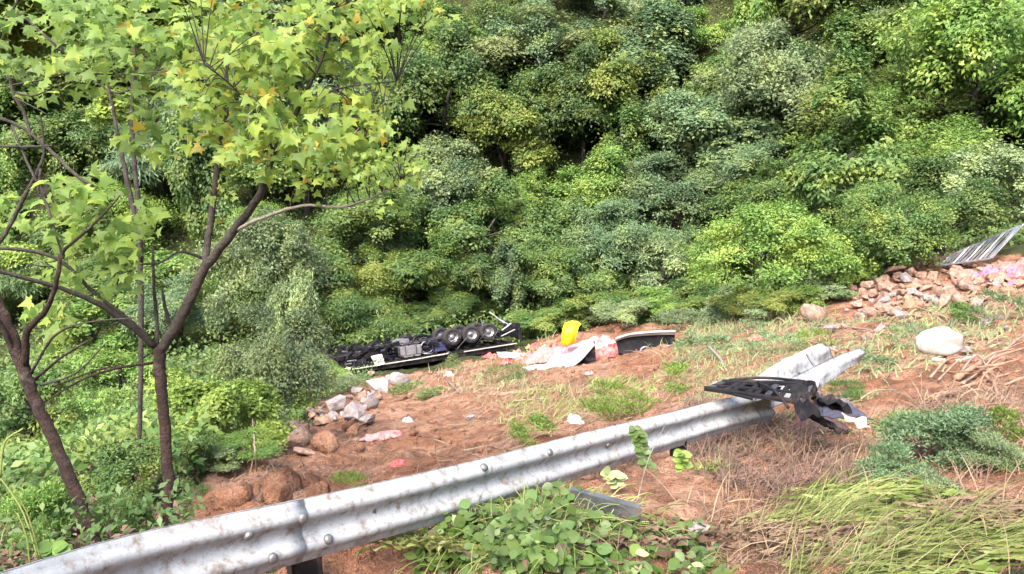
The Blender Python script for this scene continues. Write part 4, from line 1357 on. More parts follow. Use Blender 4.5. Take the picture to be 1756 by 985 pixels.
sk_me = boulder_mesh(77)
q = at(1620, 614)
Dq = depth(q); s = Dq / FPX
def sack_mesh():
    bm = bmesh.new()
    bmesh.ops.create_uvsphere(bm, u_segments=40, v_segments=24, radius=1)
    for v in bm.verts:
        x, y, z = v.co
        p_ = 2.6
        n_ = (abs(x) ** p_ + abs(y) ** p_ + abs(z) ** p_) ** (1 / p_)
        x, y, z = x / n_, y / n_, z / n_
        if z < -.55: z = -.55 + (z + .55) * .3
        a_ = math.atan2(y, x)
        f = 1 + .22 * vnoise(x * 1.4 + 3, y * 1.4 + z * 1.6, 5)[()] + .16 * abs(vnoise(x * 3.1 + z * 2.6, y * 3.1, 6)[()]) + .05 * abs(vnoise(x * 9 + z * 7, y * 8 + z * 3, 8)[()]) + .02 * math.sin(a_ * 11 + z * 5) * (z > .1)
        z2 = z * (1 - .34 * max(0, -x))
        v.co = Vector((x * f, y * f * .8, z2 * f))
    me = bpy.data.meshes.new('sack'); bm.to_mesh(me); bm.free()
    me.polygons.foreach_set('use_smooth', np.ones(len(me.polygons), bool))
    return me
sack = thing('white_sack', 'bulging white woven sack lying on the soil at the right', 'sack', q)
link('bag', sack_mesh(), M['sack'], sack, (0, .25, 18 * s), (0, rad(-6), .2), (37 * s, 32 * s, 24 * s))
b = MB(); b.tube(spline([np.array([-30 * s, -.16, .03]), np.array([0, -.32, .05]), np.array([34 * s, -.14, .06])], 6), .035, 6)
b.obj('seam', M['sack'], sack, True)
fs = stone('boulder', 'flat pointed grey stone on the bare soil beside the creeper', 1195, 908, 46, 24, M['stone_grey'], None, False)

# ------------------------------------------------------------------ foreground trees
def limb(px, n=5, seed=0):
    """px: (u, v, depth, diameter in photograph pixels)."""
    q = spline([np.append(pt(u, v, D), d * .38 * D / FPX) for (u, v, D, d) in px], n)
    r = np.random.default_rng(seed)
    q[:, :3] += r.normal(size=(len(q), 3)) * (q[:, 3:4] * .10)
    return q[:, :3], np.maximum(q[:, 3], .002)

DM = 6.35
gb = at(290, 918)
maple = thing('maple_tree', 'young maple with a straight reddish trunk and light green lobed leaves', 'tree', pt(291, 930, DM))
p_, r_ = limb([(296, 965, DM - .1, 34), (290, 900, DM, 27), (287, 800, DM, 25), (280, 700, DM, 24), (274, 640, DM, 26), (273, 598, DM, 27)], 6, 1)
mk('trunk', *tube(p_, r_, 12, wob=.04, seed=1), M['bark'], maple, True)
BR = [
    ([(273, 604, DM, 25), (310, 545, DM - .05, 24), (345, 472, DM - .1, 22), (400, 398, DM - .2, 19), (445, 335, DM - .3, 17), (470, 262, DM - .4, 13), (515, 180, DM - .5, 10), (562, 70, DM - .6, 7), (575, -40, DM - .7, 5)], 'bark_grey'),
    ([(350, 462, DM - .1, 17), (360, 390, DM, 15), (372, 290, DM + .1, 13), (388, 200, DM + .2, 9), (425, 100, DM + .2, 6), (450, 10, DM + .2, 4)], 'bark_grey'),
    ([(402, 396, DM - .2, 9), (450, 374, DM - .35, 8), (520, 353, DM - .5, 7), (580, 356, DM - .6, 6), (625, 344, DM - .7, 5), (690, 315, DM - .8, 3)], 'bark_pale'),
    ([(268, 596, DM, 15), (215, 553, DM - .2, 14), (160, 517, DM - .4, 12), (90, 490, DM - .6, 10), (0, 466, DM - .8, 9), (-60, 450, DM - .9, 7)], 'bark_grey'),
    ([(262, 588, DM, 12), (210, 540, DM - .1, 10), (165, 506, DM - .2, 9), (110, 452, DM - .3, 8), (60, 432, DM - .4, 8), (-20, 424, DM - .5, 7)], 'bark_grey'),
    ([(271, 606, DM, 9), (268, 540, DM + .1, 8), (264, 490, DM + .1, 7), (262, 420, DM + .2, 5)], 'bark_grey'),
    ([(295, 575, DM, 9), (284, 530, DM, 8), (278, 496, DM, 5)], 'bark_grey'),
    ([(266, 622, DM, 7), (200, 632, DM - .2, 6), (140, 652, DM - .3, 5), (75, 690, DM - .4, 3)], 'bark'),
    ([(230, 628, DM - .1, 5), (170, 634, DM - .2, 4), (90, 664, DM - .3, 3)], 'bark'),
    ([(353, 445, DM, 8), (310, 432, DM - .1, 6), (270, 452, DM - .2, 5), (215, 455, DM - .25, 4), (200, 490, DM - .25, 3)], 'bark_grey'),
    ([(470, 262, DM - .4, 7), (440, 200, DM - .6, 5), (400, 150, DM - .8, 4), (350, 110, DM - 1.0, 3)], 'bark_grey'),
    ([(515, 180, DM - .5, 6), (590, 150, DM - .7, 5), (680, 140, DM - .8, 3)], 'bark_grey'),
]
for i, (px, mm) in enumerate(BR):
    p_, r_ = limb(px, 5, 20 + i)
    mk('branch', *tube(p_, r_, 8, wob=.05, seed=i), M[mm], maple, True)

# five-lobed leaf outline, 1 long, folded along the midrib
_lob = [(0, 0), (.10, .04), (.30, -.06), (.52, -.02), (.36, .14), (.62, .34), (.40, .36), (.28, .40), (.20, .56), (.11, .72), (0, 1.0)]
_rim = [(x, y) for x, y in _lob] + [(-x, y) for x, y in _lob[-2:0:-1]]
def leaf_template(droop=.15, fold=.18):
    tv = [(0, .30, 0)] + [(x, y, -fold * abs(x) * .9 - droop * max(0, y - .3) ** 2 - .1 * x * x) for x, y in _rim]
    n = len(_rim)
    return np.array(tv), np.array([(0, 1 + i, 1 + (i + 1) % n) for i in range(n)])
TV, TF = leaf_template()
_or = [(0, 0), (.16, .10), (.30, .26), (.36, .46), (.30, .68), (.16, .86), (0, 1.0)]
_orim = _or + [(-x, y) for x, y in _or[-2:0:-1]]
OV = np.array([(0, .45, 0)] + [(x, y, .16 * abs(x) - .08 * (y - .4) ** 2) for x, y in _orim])
OF = np.array([(0, 1 + i, 1 + (i + 1) % len(_orim)) for i in range(len(_orim))])

rl = np.random.default_rng(21)
BL = [  # photograph ellipse u, v, ru, rv, depth, spread, leaves, size px, share of yellow
    (400, 150, 100, 110, DM - .3, .6, 232, 34, .06), (520, 150, 105, 115, DM - .7, .6, 255, 36, .05), (560, 60, 90, 60, DM - .7, .5, 139, 33, .04),
    (430, 60, 130, 65, DM - .2, .6, 186, 31, .10), (345, 110, 55, 85, DM - .6, .4, 100, 33, .10), (380, 252, 55, 30, DM - .2, .3, 49, 28, .55),
    (600, 205, 70, 55, DM - .6, .4, 93, 30, .06), (660, 285, 62, 75, DM - .8, .3, 232, 19, .04), (580, 270, 70, 45, DM - .6, .3, 85, 23, .15),
    (700, 15, 90, 40, DM - .8, .6, 85, 24, .08), (610, 15, 80, 35, DM - .5, .5, 77, 30, .08), (500, -40, 240, 50, DM - .6, .8, 170, 33, .05),
    (470, 240, 80, 40, DM - .5, .3, 69, 31, .2), (455, 305, 20, 20, DM - .5, .1, 6, 36, .1), (375, 340, 30, 40, DM - .1, .3, 38, 14, .3),
    (510, 305, 30, 30, DM - .5, .2, 24, 20, .1)]
Pl, Sl, Yl = [], [], []
SPRAY = []
def sprays(B, P_, S_, Y_, per=10, k=.68):
    for (u, v, ru, rv, D, sp_, n, sz, yl) in B:
        for c in range(max(1, int(n * 1.25 / per))):
            a_, q_ = rl.uniform(0, 2 * math.pi), rl.random() ** .5
            cu, cv, cd = u + ru * q_ * math.cos(a_), v + rv * q_ * math.sin(a_), D + rl.uniform(-sp_, sp_)
            SPRAY.append((cu, cv - 8, cd))
            for i in range(per):
                d_ = cd + rl.normal() * .10
                P_.append(pt(cu + rl.normal() * sz * .62, cv + rl.normal() * sz * .42, d_)); S_.append(sz * k * d_ / FPX * rl.uniform(.6, 1.25)); Y_.append(rl.random() < yl * .4)
sprays(BL, Pl, Sl, Yl)
Pl, Sl, Yl = np.array(Pl), np.array(Sl), np.array(Yl)
n = len(Pl)
Tl = unit(np.stack([rl.normal(size=n) * .9, rl.normal(size=n) * .5 - .35, -.55 + .5 * rl.normal(size=n)], 1))
Nl = unit(np.stack([rl.normal(size=n) * .45, -.75 + rl.normal(size=n) * .4, .75 + .35 * rl.normal(size=n)], 1))
near_ = np.argsort(-Sl / np.array([depth(p) for p in Pl]) - 100 * np.array([1.0 if -10 < project(p)[0] < 760 and project(p)[1] > -10 else 0 for p in Pl]))
big = near_[:300]
rest = near_[300:]
leaf_mes = []
for kf in range(3):
    tv, tf = leaf_template(.12 + .15 * kf, .12 + .1 * kf)
    leaf_mes.append(new_mesh('leaf', tv, tf))
for i in big:
    link('leaf', leaf_mes[i % 3], LEAFM['maple_y' if Yl[i] else ('maple_g' if i % 5 in (1, 3) else 'maple')], maple, Pl[i] - np.array(maple.location), frame_euler(Tl[i], Nl[i]), (Sl[i],) * 3)
for flag, mm in ((0, 'maple'), (1, 'maple_y'), (2, 'maple_g')):
    k_ = np.array([i for i in rest if (1 if Yl[i] else (2 if i % 5 in (1, 3) else 0)) == flag])
    V, Fc = template_leaves(TV, TF, Pl[k_], Tl[k_], Nl[k_], Sl[k_])
    o = mk('foliage', V, Fc, LEAFM[mm], maple); o['kind'] = 'stuff'
b = MB()
bp_ = np.vstack([limb(px, 6, 20)[0][5:] for px, _m in BR])
for (cu, cv, cd) in SPRAY:
    c = pt(cu, cv, cd)
    j = np.argmin(((bp_ - c) ** 2).sum(1))
    if np.linalg.norm(bp_[j] - c) < 1.1:
        b.tube(spline([bp_[j], (bp_[j] + c) / 2 + np.array([0, 0, .05]), c], 4), [.004, .004, .004, .003, .003, .003, .002, .002, .002][:9], 4, cap=False)
o = b.obj('twigs', M['bark_grey'], maple, True, True); o['kind'] = 'stuff'
b = MB()
for i in list(big[::2]):
    b.tube([Pl[i], Pl[i] - Tl[i] * Sl[i] * .35 + np.array([0, .02, Sl[i] * .25])], .0025, 4, cap=False)
o = b.obj('leaf_stalks', M['bark_pale'], maple, True, True); o['kind'] = 'stuff'; o.name = 'stalks'

# leaning tree at the left edge
DL = 5.9
lt = thing('leaning_tree', 'leaning reddish brown tree at the left edge with bare tangled branches', 'tree', pt(163, 945, DL))
p_, r_ = limb([(172, 985, DL - .1, 40), (155, 915, DL, 31), (128, 840, DL, 28), (92, 755, DL, 26), (60, 685, DL, 26), (38, 628, DL, 27), (18, 570, DL, 23), (-8, 510, DL, 24), (-40, 440, DL, 20)], 6, 2)
mk('trunk', *tube(p_, r_, 12, wob=.05, seed=4), M['bark'], lt, True)
LB = [
    [(44, 628, DL, 18), (46, 570, DL - .1, 15), (80, 530, DL - .2, 12), (100, 470, DL - .3, 10), (106, 435, DL - .3, 8), (150, 395, DL - .3, 6), (192, 352, DL - .3, 5), (206, 335, DL - .3, 3)],
    [(108, 445, DL - .3, 7), (98, 410, DL - .3, 5), (80, 350, DL - .2, 6), (66, 330, DL - .2, 6), (70, 290, DL - .2, 6)],
    [(-20, 440, DL, 9), (10, 400, DL, 9), (35, 350, DL, 9), (62, 300, DL, 9), (75, 262, DL, 6), (70, 200, DL, 4)],
    [(-10, 200, DL, 8), (40, 220, DL, 7), (90, 262, DL, 8), (130, 300, DL - .1, 8), (160, 320, DL - .1, 7)],
    [(20, 215, DL, 5), (52, 290, DL - .1, 6), (80, 340, DL - .1, 5)],
    [(-10, 150, DL, 4), (60, 140, DL, 4), (120, 126, DL - .1, 4), (210, 128, DL - .2, 3), (300, 121, DL - .2, 3)],
    [(30, 20, DL, 6), (70, 55, DL, 6), (110, 92, DL, 5)],
    [(-10, 60, DL, 8), (20, 20, DL, 6), (40, -20, DL, 5)],
    [(16, 130, DL, 6), (24, 165, DL, 8), (40, 190, DL, 8), (55, 240, DL, 7)],
    [(28, 160, DL - .05, 5), (60, 164, DL - .1, 4), (92, 150, DL - .15, 3), (122, 140, DL - .2, 2)],
    [(30, 170, DL - .1, 3), (60, 185, DL - .15, 3), (80, 196, DL - .2, 2)],
    [(60, 650, DL, 8), (110, 610, DL - .2, 6), (160, 580, DL - .3, 4)],
    [(54, 640, DL, 7), (90, 580, DL - .2, 6), (140, 555, DL - .3, 4), (230, 545, DL - .3, 3)],
    [(70, 660, DL - .1, 6), (130, 640, DL - .2, 4), (180, 590, DL - .3, 3)],
    [(-10, 250, DL, 6), (40, 252, DL - .1, 5), (90, 250, DL - .2, 3)],
    [(-30, 520, DL - .2, 13), (0, 555, DL - .1, 12), (30, 625, DL, 12)],
]
for i, px in enumerate(LB):
    p_, r_ = limb(px, 5, 60 + i)
    mk('branch', *tube(p_, r_, 7, wob=.07, seed=i), M['bark' if i in (0, 11, 15) else 'bark_grey'], lt, True)
# its remaining foliage, softer and sparser
BL2 = [(70, 40, 110, 60, DL + .2, .6, 139, 28, .06), (220, 45, 90, 55, DL + .3, .6, 139, 30, .06), (150, 110, 50, 35, DL, .3, 37, 33, .05), (255, 95, 45, 50, DL + .3, .4, 46, 28, .35),
       (265, 215, 50, 60, DL + .5, .4, 55, 31, .15), (135, 360, 60, 55, DL, .4, 71, 33, .12), (215, 400, 70, 55, DL + .3, .4, 77, 31, .1), (60, 120, 70, 40, DL + .4, .4, 40, 28, .1), (120, 475, 80, 50, DL + .2, .4, 62, 30, .05), (150, 155, 30, 30, DL, .2, 15, 28, .3), (50, 560, 80, 60, DL + .5, .4, 46, 28, .05), (20, 350, 50, 60, DL + .4, .3, 37, 28, .1)]
P2, S2, Y2 = [], [], []
sprays(BL2, P2, S2, Y2, 8, .8)
P2, S2, Y2 = np.array(P2), np.array(S2), np.array(Y2)
n = len(P2)
T2 = unit(np.stack([rl.normal(size=n), rl.normal(size=n) * .5 - .3, -.4 + .6 * rl.normal(size=n)], 1))
N2 = unit(np.stack([rl.normal(size=n) * .5, -.6 + rl.normal(size=n) * .4, .8 + .35 * rl.normal(size=n)], 1))
ord_ = np.argsort(-S2)
oval = new_mesh('leaf', OV, OF)
for i in ord_[:260]:
    link('leaf', leaf_mes[i % 3], LEAFM['maple_y' if Y2[i] else ('maple_g' if i % 3 else 'maple')], lt, P2[i] - np.array(lt.location), frame_euler(T2[i], N2[i]), (S2[i],) * 3)
k_ = ord_[260:]
V, Fc = template_leaves(TV, TF, P2[k_], T2[k_], N2[k_], S2[k_])
o = mk('foliage', V, Fc, LEAFM['maple_g'], lt); o['kind'] = 'stuff'

# a twin-stemmed tree a few steps behind the maple
DT = 9.5
tt_ = thing('twin_stem_tree', 'thin dark twin stemmed tree standing behind the maple at the left', 'tree', pt(236, 800, DT))
for i, px in enumerate([[(236, 820, DT, 10), (242, 600, DT, 11), (238, 420, DT, 12), (222, 330, DT, 11), (208, 260, DT, 9), (190, 170, DT, 7), (170, 60, DT, 5), (160, -30, DT, 3)],
                        [(241, 450, DT, 12), (240, 380, DT - .1, 12), (230, 280, DT - .1, 10), (226, 200, DT - .1, 9), (230, 110, DT - .1, 8), (228, 20, DT, 6), (235, -40, DT, 4)],
                        [(228, 190, DT, 4), (255, 250, DT, 3), (270, 290, DT, 3)], [(230, 150, DT, 5), (200, 160, DT, 4), (160, 140, DT, 3)], [(236, 130, DT, 4), (300, 120, DT, 3), (345, 90, DT, 2)]]):
    p_, r_ = limb(px, 5, 90 + i)
    mk('trunk' if i < 2 else 'branch', *tube(p_, r_, 8, wob=.06, seed=i), M['bark_grey'], tt_, True)
CRT = crown_mesh('crown', 33, 'dome', 3200, .15, .6, 46, .5, (1.3, 1.1, 1.1), .45)
for (u, v, s_) in [(190, 60, 1.0), (300, 40, .8), (60, 60, .9), (250, 190, .45), (110, 20, .8)]:
    o = link('crown', CRT, LEAFM['olive' if u < 100 else 'yellow'], tt_, pt(u, v, DT + .6) - np.array(tt_.location), (0, 0, u), (s_, s_, s_ * .7))

# ------------------------------------------------------------------ creeper under the guardrail
cr = thing('creeper', 'low creeper with round green leaves spreading under the guardrail', 'creeper', at(880, 940))
rc = np.random.default_rng(31)
CP_ = np.array([(715, 985), (730, 935), (790, 905), (880, 872), (960, 858), (1010, 868), (1060, 880), (1130, 890), (1210, 905), (1250, 985)], float)
Pc, Sc, Pale = [], [], []
while len(Pc) < 1300:
    u, v = rc.uniform(712, 1255), rc.uniform(830, 990)
    if not in_poly(np.array([u]), np.array([v]), CP_)[0]: continue
    dens = 1.0 if u < 985 else .38
    if rc.random() > dens: continue
    q = at(u, min(v + 6, 1000))
    hh = (.02 + .12 * rc.random() * (.5 + rc.random())) * (1.0 if u < 985 else .45)
    Pc.append(q + np.array([0, 0, hh])); Sc.append(rc.uniform(.03, .085) * (1 if rc.random() < .8 else 1.25)); Pale.append(rc.random() < (.10 if u < 980 else .3))
Pc, Sc, Pale = np.array(Pc), np.array(Sc), np.array(Pale)
n = len(Pc)
Nc = unit(np.stack([rc.normal(size=n) * .6, -.3 + rc.normal(size=n) * .6, np.full(n, .9)], 1))
Tc = unit(np.stack([rc.normal(size=n), rc.normal(size=n) - .3, rc.normal(size=n) * .3 - .2], 1))
oc = np.argsort(-(Sc + 2 * Pc[:, 2] * 0))
for i in oc[:290]:
    link('leaf', oval, LEAFM['creeper_pale' if Pale[i] and i % 2 else ('mid', 'creeper', 'dark', 'creeper', 'mid', 'creeper', 'olive', 'deadbrown' if i % 3 == 0 else 'creeper')[i % 8]], cr, Pc[i] - np.array(cr.location), frame_euler(Tc[i], Nc[i]), (Sc[i] * 1.15, Sc[i], Sc[i]))
k_ = oc[290:]
V, Fc = template_leaves(OV * np.array([1.1, 1, 1]), OF, Pc[k_], Tc[k_], Nc[k_], Sc[k_])
o = mk('foliage', V, Fc, LEAFM['creeper'], cr); o['kind'] = 'stuff'
b = MB()
for i in range(150):
    j = rc.integers(n)
    s0 = Pc[j]; e0 = s0 + np.array([rc.normal() * .16, rc.normal() * .12, 0])
    e0[2] = gz(e0[0], e0[1]) + .03
    b.tube(spline([s0, (s0 + e0) / 2 + np.array([0, 0, .04]), e0], 3), .0035, 4, cap=False)
o = b.obj('stems', LEAFM['grass'], cr, True, True); o['kind'] = 'stuff'

def sprig(label, pts, D, m, sz, seed, cat='plant', name='leafy_sprig'):
    """A stem with a few leaves standing at pixel points."""
    r = np.random.default_rng(seed)
    root = at(pts[0][0], pts[0][1])
    t = thing(name, label, cat, pt(pts[0][0], pts[0][1], D))
    Q = spline([pt(u, v, D) for u, v in pts], 6)
    mk('stem', *tube(Q, np.linspace(.006, .002, len(Q)), 5), LEAFM['grass'], t, True)
    for i in range(len(Q)):
        for s_ in (-1, 1):
            T = unit(np.array([s_ * .9 + r.normal() * .4, -.3 + r.normal() * .3, -.25 + r.normal() * .4]))
            N = unit(np.array([r.normal() * .4, -.7, .7 + r.normal() * .3]))
            z_ = sz * r.uniform(.6, 1.1)
            link('leaf', oval, LEAFM[m], t, Q[i] - np.array(t.location), frame_euler(T, N), (z_, z_, z_))
    return t
sprig('climbing sprig of small green leaves hooked over the far end of the guardrail', [(1112, 800), (1102, 770), (1095, 745), (1088, 732)], 6.0, 'creeper', .075, 1)
sprig('bright yellow green sprig beside the broken end of the guardrail', [(1172, 800), (1170, 785), (1168, 772)], 6.3, 'yellow', .085, 2)
sprig('large leaved green sprig at the lower left behind the guardrail', [(110, 985), (98, 955), (90, 935)], 5.0, 'fresh', .13, 3)
sprig('pale leaved sprig under the guardrail near its end', [(1060, 830), (1055, 815), (1048, 808)], 5.6, 'creeper_pale', .085, 5)
stk = thing('arching_stems', 'pale green arching stems at the lower left corner', 'plant', pt(40, 930, 4.9))
for i, px in enumerate([[(66, 960, 4.9, 4), (40, 880, 4.9, 4), (0, 820, 4.9, 4), (-20, 810, 4.9, 3)], [(70, 960, 4.95, 4), (50, 890, 4.95, 4), (22, 832, 4.95, 3)], [(0, 820, 4.85, 5), (8, 760, 4.85, 5), (40, 735, 4.85, 4)], [(52, 970, 4.8, 4), (45, 920, 4.8, 4), (30, 880, 4.8, 3)]]):
    p_, r_ = limb(px, 5, 130 + i)
    mk('stem', *tube(p_, r_, 6), LEAFM['grass'], stk, True)

# ------------------------------------------------------------------ grass
def blades(P, az, el, L, W, sag, seed=0, ns=6):
    n = len(P)
    r = np.random.default_rng(seed)
    h = np.stack([np.cos(az), np.sin(az), np.zeros(n)], 1)
    side = np.stack([-np.sin(az), np.cos(az), np.zeros(n)], 1)
    tw = r.normal(size=(n, 1)) * .5
    V = np.empty((n, ns + 1, 2, 3))
    p = P.copy()
    e = el.copy()
    for s in range(ns + 1):
        w = (W * (1 - (s / ns) ** 1.6) * .5 + .0004)[:, None]
        sd_ = side + np.array([0, 0, 1.0]) * tw
        V[:, s, 0] = p - sd_ * w; V[:, s, 1] = p + sd_ * w
        st = (L / ns)[:, None]
        p = p + st * (h * np.cos(e)[:, None] + np.array([0, 0, 1.0]) * np.sin(e)[:, None])
        e = e - sag / ns * (1 + s * .35)
    idx = np.arange(n)[:, None] * (ns + 1) * 2 + np.arange(ns)[None] * 2
    Fc = np.stack([idx, idx + 1, idx + 3, idx + 2], -1).reshape(-1, 4)
    return V.reshape(-1, 3), Fc

def grass_clump(label, u, v, spread, n, az, daz, L, el, sag, m, seed, name='grass_clump', W=.0045, lift=.0):
    r = np.random.default_rng(seed)
    c = at(u, v)
    x = c[0] + r.normal(size=n) * spread; y = c[1] + r.normal(size=n) * spread * .6
    P = np.stack([x, y, ground(x, y) - .01 + lift], 1)
    V, Fc = blades(P, az + r.normal(size=n) * daz, el + r.normal(size=n) * .22, L * r.uniform(.55, 1.15, n), W * r.uniform(.6, 1.3, n), sag + r.normal(size=n) * .25, seed)
    # blades that droop to the soil rest on it
    g = ground_base(V[:, 0], V[:, 1]) + .012 + .05 * r.random(len(V))
    V[:, 2] = np.maximum(V[:, 2], g)
    return tag(mk(name, V, Fc, LEAFM[m]), label, 'grass')

grass_clump('flattened yellow green grass swept to the right in the middle of the lower right', 1365, 905, .16, 187, rad(20), 0.33, .85, .42, 1.0, 'grass', 1)
grass_clump('long green grass bent over toward the right edge, lowest in the corner', 1555, 955, .20, 213, rad(14), 0.30, .95, .38, .9, 'grass', 2)
grass_clump('bent grass crossing the lower right edge below the ferny bush', 1420, 880, .14, 146, rad(16), 0.33, .80, .40, 1.0, 'grass', 3)
grass_clump('straw coloured grass lying flat beside the red soil patch', 1330, 955, .22, 186, rad(30), .5, .5, .35, .9, 'straw', 4)
grass_clump('thin yellowish grass at the bottom edge below the flattened clump', 1440, 985, .25, 204, rad(15), .45, .6, .35, .8, 'grass', 5)
grass_clump('dry grass tangled at the far right below the ferny bush', 1640, 905, .18, 161, rad(10), .3, .75, .4, 1.0, 'straw', 6)
grass_clump('green grass at the right edge bent downhill', 1700, 960, .15, 115, rad(10), 0.38, .7, .5, 1.1, 'grass', 7)
grass_clump('thin grass mixed into the left part of the creeper', 790, 950, .2, 420, rad(60), .9, .35, .8, 1.4, 'grass', 8)
grass_clump('fine grass among the round leaves of the creeper', 930, 890, .25, 420, rad(60), 1.2, .35, .8, 1.4, 'grass', 9)
grass_clump('tuft of pale grass in the brown soil right of the guardrail end', 1225, 810, .07, 60, rad(100), .9, .22, .9, .8, 'grass', 10)
grass_clump('thin green blades at the lower left corner behind the guardrail', 40, 940, .2, 200, rad(100), .8, .5, 1.0, 1.2, 'grass', 12)

grass_clump('dead stalks tangled in the creeper under the guardrail', 1010, 930, .3, 220, rad(40), 1.4, .3, .4, .9, 'deadbrown', 21, name='dead_stalks')

# ------------------------------------------------------------------ bushes and weeds on the bare slope
for lab, u, v, w, h, kind, tone in [
    ('bluish green ferny bush at the right of the lower slope', 1600, 745, 200, 120, 'fern', 'blue'),
    ('bluish ferny bush crouching in front of the larger ferny bush', 1545, 815, 150, 80, 'fern', 'blue'),
    ('pale green ferny weed between the ferny bushes and the right edge', 1695, 770, 120, 80, 'fern', 'grey'),
    ('yellowish weed at the right edge of the lower slope', 1735, 730, 70, 90, 'weed', 'olive'),
    ('feathery light green weed above the middle of the guardrail', 1062, 690, 120, 62, 'weed', 'yellow'),
    ('light green weed right beside the black grille', 1170, 645, 90, 56, 'weed', 'yellow'),
    ('small yellow green weed just above the guardrail', 915, 738, 90, 48, 'weed', 'yellow'),
    ('little yellowish weed above the guardrail near the red wrapping', 598, 826, 56, 40, 'weed', 'olive'),
    ('bright green weed on the slope below the pale pink boulder', 1395, 578, 60, 40, 'weed', 'yellow'),
    ('green weed between the rubble heap and the white sack', 1660, 538, 80, 40, 'weed', 'fresh'),
    ('green weed behind the white sack', 1560, 575, 90, 44, 'weed', 'grey'),
    ('tall thin weed at the right edge above the white sack', 1720, 530, 90, 70, 'weed', 'grey'),
    ('weed beside the torn end of the guardrail', 1480, 620, 100, 50, 'weed', 'grey'),
    ('weed patch right of the bent panel', 1450, 668, 60, 34, 'weed', 'mid'),
    ('olive weed on the slope above the torn guardrail', 1330, 590, 90, 44, 'weed', 'grey'),
    ('pale weed below the dark fairing', 1200, 590, 100, 50, 'weed', 'grey'),
    ('weed at the upper edge of the soil beyond the fairings', 1180, 548, 110, 34, 'weed', 'grey'),
    ('pale weed at the upper edge of the soil left of the pale boulder', 1310, 540, 100, 34, 'weed', 'grey'),
    ('tiny green sprout beside the rubble heap', 1622, 415, 56, 30, 'weed', 'fresh'),
    ('thin weed standing by the pale stones below the truck', 600, 660, 60, 40, 'weed', 'grey'),
    ('dry weed on the slope just below the truck wheels', 770, 625, 60, 30, 'weed', 'brown'),
    ('brownish weed in the soil right of the grey stones', 720, 668, 90, 36, 'weed', 'brown'),
    ('greenish weed low on the soil beside the white fairing', 870, 640, 70, 26, 'weed', 'brown'),
    ('weed at the foot of the left earth boulders', 330, 850, 60, 60, 'weed', 'mid'),
    ('ferny green plant behind the guardrail at the lower left', 60, 880, 150, 130, 'fern', 'fresh'),
    ('dark ferny plant at the foot of the maple', 215, 880, 100, 80, 'fern', 'mid'),
]:
    b_ = at(u, v + h * .42)
    tree('weed' if kind != 'fern' else 'fern_bush', lab, 'weed' if kind != 'fern' else 'bush', u, v, w, h, kind, tone, None, depth(b_), trunk=False)

# ------------------------------------------------------------------ small litter of the slide: weeds, clods, twigs
def scatter_px(n, seed, dens, tmax=48, r0=3.2):
    r = np.random.default_rng(seed)
    t = r.uniform(-rad(38), rad(44), n); l = np.exp(r.uniform(math.log(r0), math.log(tmax), n))
    x, y = l * np.sin(t), l * np.cos(t)
    k = dens(x, y, l, r)
    return x[k], y[k], l[k], r

x, y, l, r = scatter_px(9000, 51, lambda x, y, l, r: (scar_mask(x, y) > .6) & (vnoise(x / (.12 * l + .5), y / (.2 * l + .5), 71) + .3 * r.random(len(x)) > .18) & (l > 7))
nt_ = 9
xi = np.repeat(x, nt_) + r.normal(size=len(x) * nt_) * np.repeat(.012 * l, nt_); yi = np.repeat(y, nt_) + r.normal(size=len(x) * nt_) * np.repeat(.012 * l, nt_)
li = np.repeat(l, nt_)
P = np.stack([xi, yi, ground(xi, yi)], 1)
V, Fc = blades(P, r.uniform(0, 6.28, len(P)), r.uniform(.5, 1.4, len(P)), li * .011 * r.uniform(.5, 1.5, len(P)), li * .0008 * r.uniform(.6, 1.4, len(P)), r.uniform(.2, 1.5, len(P)), 3, 3)
tag(mk('ground_weeds', V, Fc, LEAFM['grey']), 'thin pale green weeds scattered over the bare soil', None, None, 'stuff')

x, y, l, r = scatter_px(14000, 52, lambda x, y, l, r: (scar_mask(x, y) > .8) & (vnoise(x / (.1 * l + .4), y / (.15 * l + .4), 72) + .4 * r.random(len(x)) > .2))
cm = ROCKS[2]
cv = np.empty(len(cm.vertices) * 3); cm.vertices.foreach_get('co', cv); cv = cv.reshape(-1, 3)
cf = []
for p in cm.polygons:
    vs = list(p.vertices)
    for i in range(1, len(vs) - 1): cf.append((vs[0], vs[i], vs[i + 1]))
cf = np.array(cf)
Sz = l * .0017 * r.lognormal(0, .6, len(x))
V, Fc = template_leaves(cv, cf, np.stack([x, y, ground(x, y) + Sz * .1], 1), rand_dirs(r, len(x)), unit(r.normal(size=(len(x), 3)) * .4 + np.array([0, 0, 1.0])), Sz)
tag(mk('earth_clods', V, Fc, M['soil_lump']), 'loose clods and gravel strewn over the bare soil', None, None, 'stuff')

x, y, l, r = scatter_px(5200, 53, lambda x, y, l, r: (scar_mask(x, y) > .7) & (vnoise(x / (.12 * l + .5), y / (.2 * l + .5), 73) + .3 * r.random(len(x)) > .12))
n = len(x)
V, Fc = blades(np.stack([x, y, ground(x, y) + .02], 1), rad(15) + r.normal(size=n) * .9, r.normal(size=n) * .18 + .1, np.minimum(l * .05, 1.2) * r.uniform(.3, 1.4, n), l * .0011 * r.uniform(.6, 1.6, n), r.normal(size=n) * .3, 5, 5)
tag(mk('fallen_twigs', V, Fc, LEAFM['straw']), 'dry twigs and straw lying on the bare soil', None, None, 'stuff')

